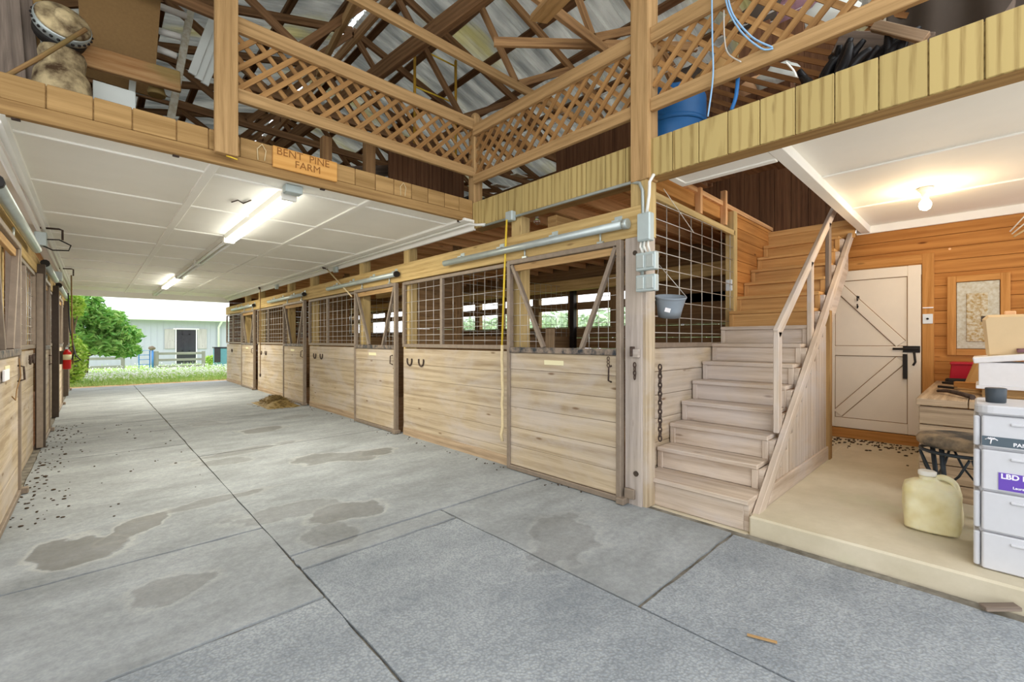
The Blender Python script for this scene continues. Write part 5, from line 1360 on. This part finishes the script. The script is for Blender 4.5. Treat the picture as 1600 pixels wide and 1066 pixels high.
m = MB(); m.tube([(gx0, YF, .06), (gx0, YF, .9), (gx1, YF, .9), (gx1, YF, .06)], .024, 8, closed=True)
m.build('gate_frame', W['bluegate'], bg)
for z in (.28,.5,.7): MB().tube([(gx0, YF, z), (gx1, YF, z)], .016, 6).build('gate_bar', W['bluegate'], bg)
MB().tube([(at_y(238,560,YF).x, YF-.1, -.05), (at_y(238,560,YF).x, YF-.1, .92)], .04, 8).build('hinge_post', W['bluegate'], bg)
p = at_y(237, 544, YF); tag(MB().ball((p.x, YF-.1, 1.0), .13, .1, .09, 12, 8, .35, 3).build('dark_halter', W['greyold']), 'dark bunched halter resting on top of the blue gate post', 'halter')
# neighbouring barn
YB_ = 32
bb = thing('neighbour_barn', 'white barn with pale metal roof and shuttered dark doors outside the exit', 'building', (3, YB_, 0))
el = at_y(190, 496, YB_).z
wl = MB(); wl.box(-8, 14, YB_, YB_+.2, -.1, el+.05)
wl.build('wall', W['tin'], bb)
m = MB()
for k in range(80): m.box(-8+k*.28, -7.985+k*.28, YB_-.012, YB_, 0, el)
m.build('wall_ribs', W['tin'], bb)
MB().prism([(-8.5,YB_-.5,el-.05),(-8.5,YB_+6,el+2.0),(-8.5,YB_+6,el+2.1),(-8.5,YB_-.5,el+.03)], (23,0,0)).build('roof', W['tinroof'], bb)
MB().box(-8.5, 14.5, YB_-.62, YB_-.5, el-.12, el+.02).build('gutter', W['gutter'], bb, bevel=.02)
x = at_y(341, 540, YB_).x
MB().tube([(x+.1, YB_-.5, el-.1), (x, YB_-.12, el-.45), (x, YB_-.1, 0)], .06, 8).build('downspout', W['gutter'], bb)
wa, wbq = at_y(275.5, 515, YB_), at_y(306, 568, YB_)
fo = MB(); z0, z1 = 0.0, wa.z
fo.box(wa.x-.05, wa.x, YB_-.06, YB_, z0, z1); fo.box(wbq.x, wbq.x+.05, YB_-.06, YB_, z0, z1); fo.box(wa.x-.15, wbq.x+.15, YB_-.08, YB_, z1, z1+.07)
dw = MB().box(wa.x, wbq.x, YB_-.03, YB_-.01, z0, z1).build('glass_door', W['glassdk'], bb)
fo.build('door_frame', W['tinroof'], bb)
mm = MB()
for x in ((wa.x+wbq.x)/2+.15, wa.x+.28): mm.box(x-.03, x+.03, YB_-.045, YB_-.03, z0, z1)
mm.box(wa.x, wbq.x, YB_-.045, YB_-.03, z0+.7, z0+.76); mm.box(wa.x, wbq.x, YB_-.045, YB_-.03, z1-.3, z1-.25)
mm.build('muntin', W['glassdk'], dw)
for a, b in ((257, 273), (308.5, 323)):
    p, q = at_y(a, 514, YB_), at_y(b, 545, YB_); MB().box(p.x, q.x, YB_-.05, YB_, q.z, p.z).build('shutter', W['shutter'], bb, bevel=.006)
p, q = at_y(198, 513, YB_), at_y(214, 545, YB_); MB().box(p.x, q.x, YB_-.05, YB_, q.z, p.z).build('shutter', W['shutter'], bb, bevel=.006)
# blue-grey crate at the right edge of the exit
p = at_y(344, 555, 26.5)
c = thing('blue_crate', 'blue-grey crate of tack in the grass by the barn wall', 'crate', (p.x, 26.5, -.05))
MB().box(p.x-.27, p.x+.35, 26.3, 26.7, -.05, .95).build('body', W['crate'], c, bevel=.02)
MB().box(p.x-.29, p.x-.02, 26.27, 26.31, .25, 1.0).build('dark_panel', W['glassdk'], c, bevel=.01)
MB().box(p.x-.3, p.x+.38, 26.27, 26.73, .95, 1.02).build('lid', W['glassdk'], c, bevel=.01)
# pale shrubs far behind the stalls' back wall, seen through the window slots
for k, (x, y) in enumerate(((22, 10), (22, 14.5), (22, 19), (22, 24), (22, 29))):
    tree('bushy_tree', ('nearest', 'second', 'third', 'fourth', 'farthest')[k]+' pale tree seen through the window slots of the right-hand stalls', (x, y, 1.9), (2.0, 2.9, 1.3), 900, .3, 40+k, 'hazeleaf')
m = MB().box(7.05, 60, -10, 60, -.4, -.06); struct(m.build('ground.001', W['lawn']), 'grass outside behind the right-hand stalls')
# ================================================================== LIGHT, CAMERA
w = bpy.data.worlds.new('overcast_sky'); SC.world = w; w.use_nodes = True
bg = w.node_tree.nodes['Background']; bg.inputs[0].default_value = (.93, .96, 1, 1); bg.inputs[1].default_value = 2.6
def area(name, loc, rot, sx, sy, power, col=(1,1,1)):
    l = bpy.data.lights.new(name, 'AREA'); l.shape = 'RECTANGLE'; l.size = sx; l.size_y = sy; l.energy = power; l.color = col
    o = bpy.data.objects.new(name, l); COL.objects.link(o); o.location = loc; o.rotation_euler = rot; return o
def point(name, loc, power, col, r=.04):
    l = bpy.data.lights.new(name, 'POINT'); l.energy = power; l.color = col; l.shadow_soft_size = r
    o = bpy.data.objects.new(name, l); COL.objects.link(o); o.location = loc; return o
for i, (a, b, e) in enumerate(((4.45, 6.9, 90), (11.75, 14.25, 150))):
    area('fluorescent_glow', (1.33, (a+b)/2, ZC-.12), (0,0,0), .12, b-a-.1, e, (1,.96,.82))
point('bulb_glow', (5.55, .36, ZC-.27), 13, (1,.74,.45))
cam = bpy.data.cameras.new('camera'); co = bpy.data.objects.new('camera', cam); COL.objects.link(co); SC.camera = co
cam.sensor_width = 36; cam.lens = F/1600*36; cam.clip_start = .05; cam.clip_end = 300
cam.shift_y = -(533-532)/1600
co.location = (0, 0, EYE); co.rotation_euler = (PI/2, 0, YAW-PI/2)
vs = SC.view_settings; vs.view_transform = 'Standard'; vs.look = 'None'; vs.gamma = 1; vs.use_curve_mapping = False; vs.exposure = .12
SC.cycles.max_bounces = 8; SC.cycles.diffuse_bounces = 5; SC.cycles.use_denoising = True
SC.cycles.sample_clamp_indirect = 6
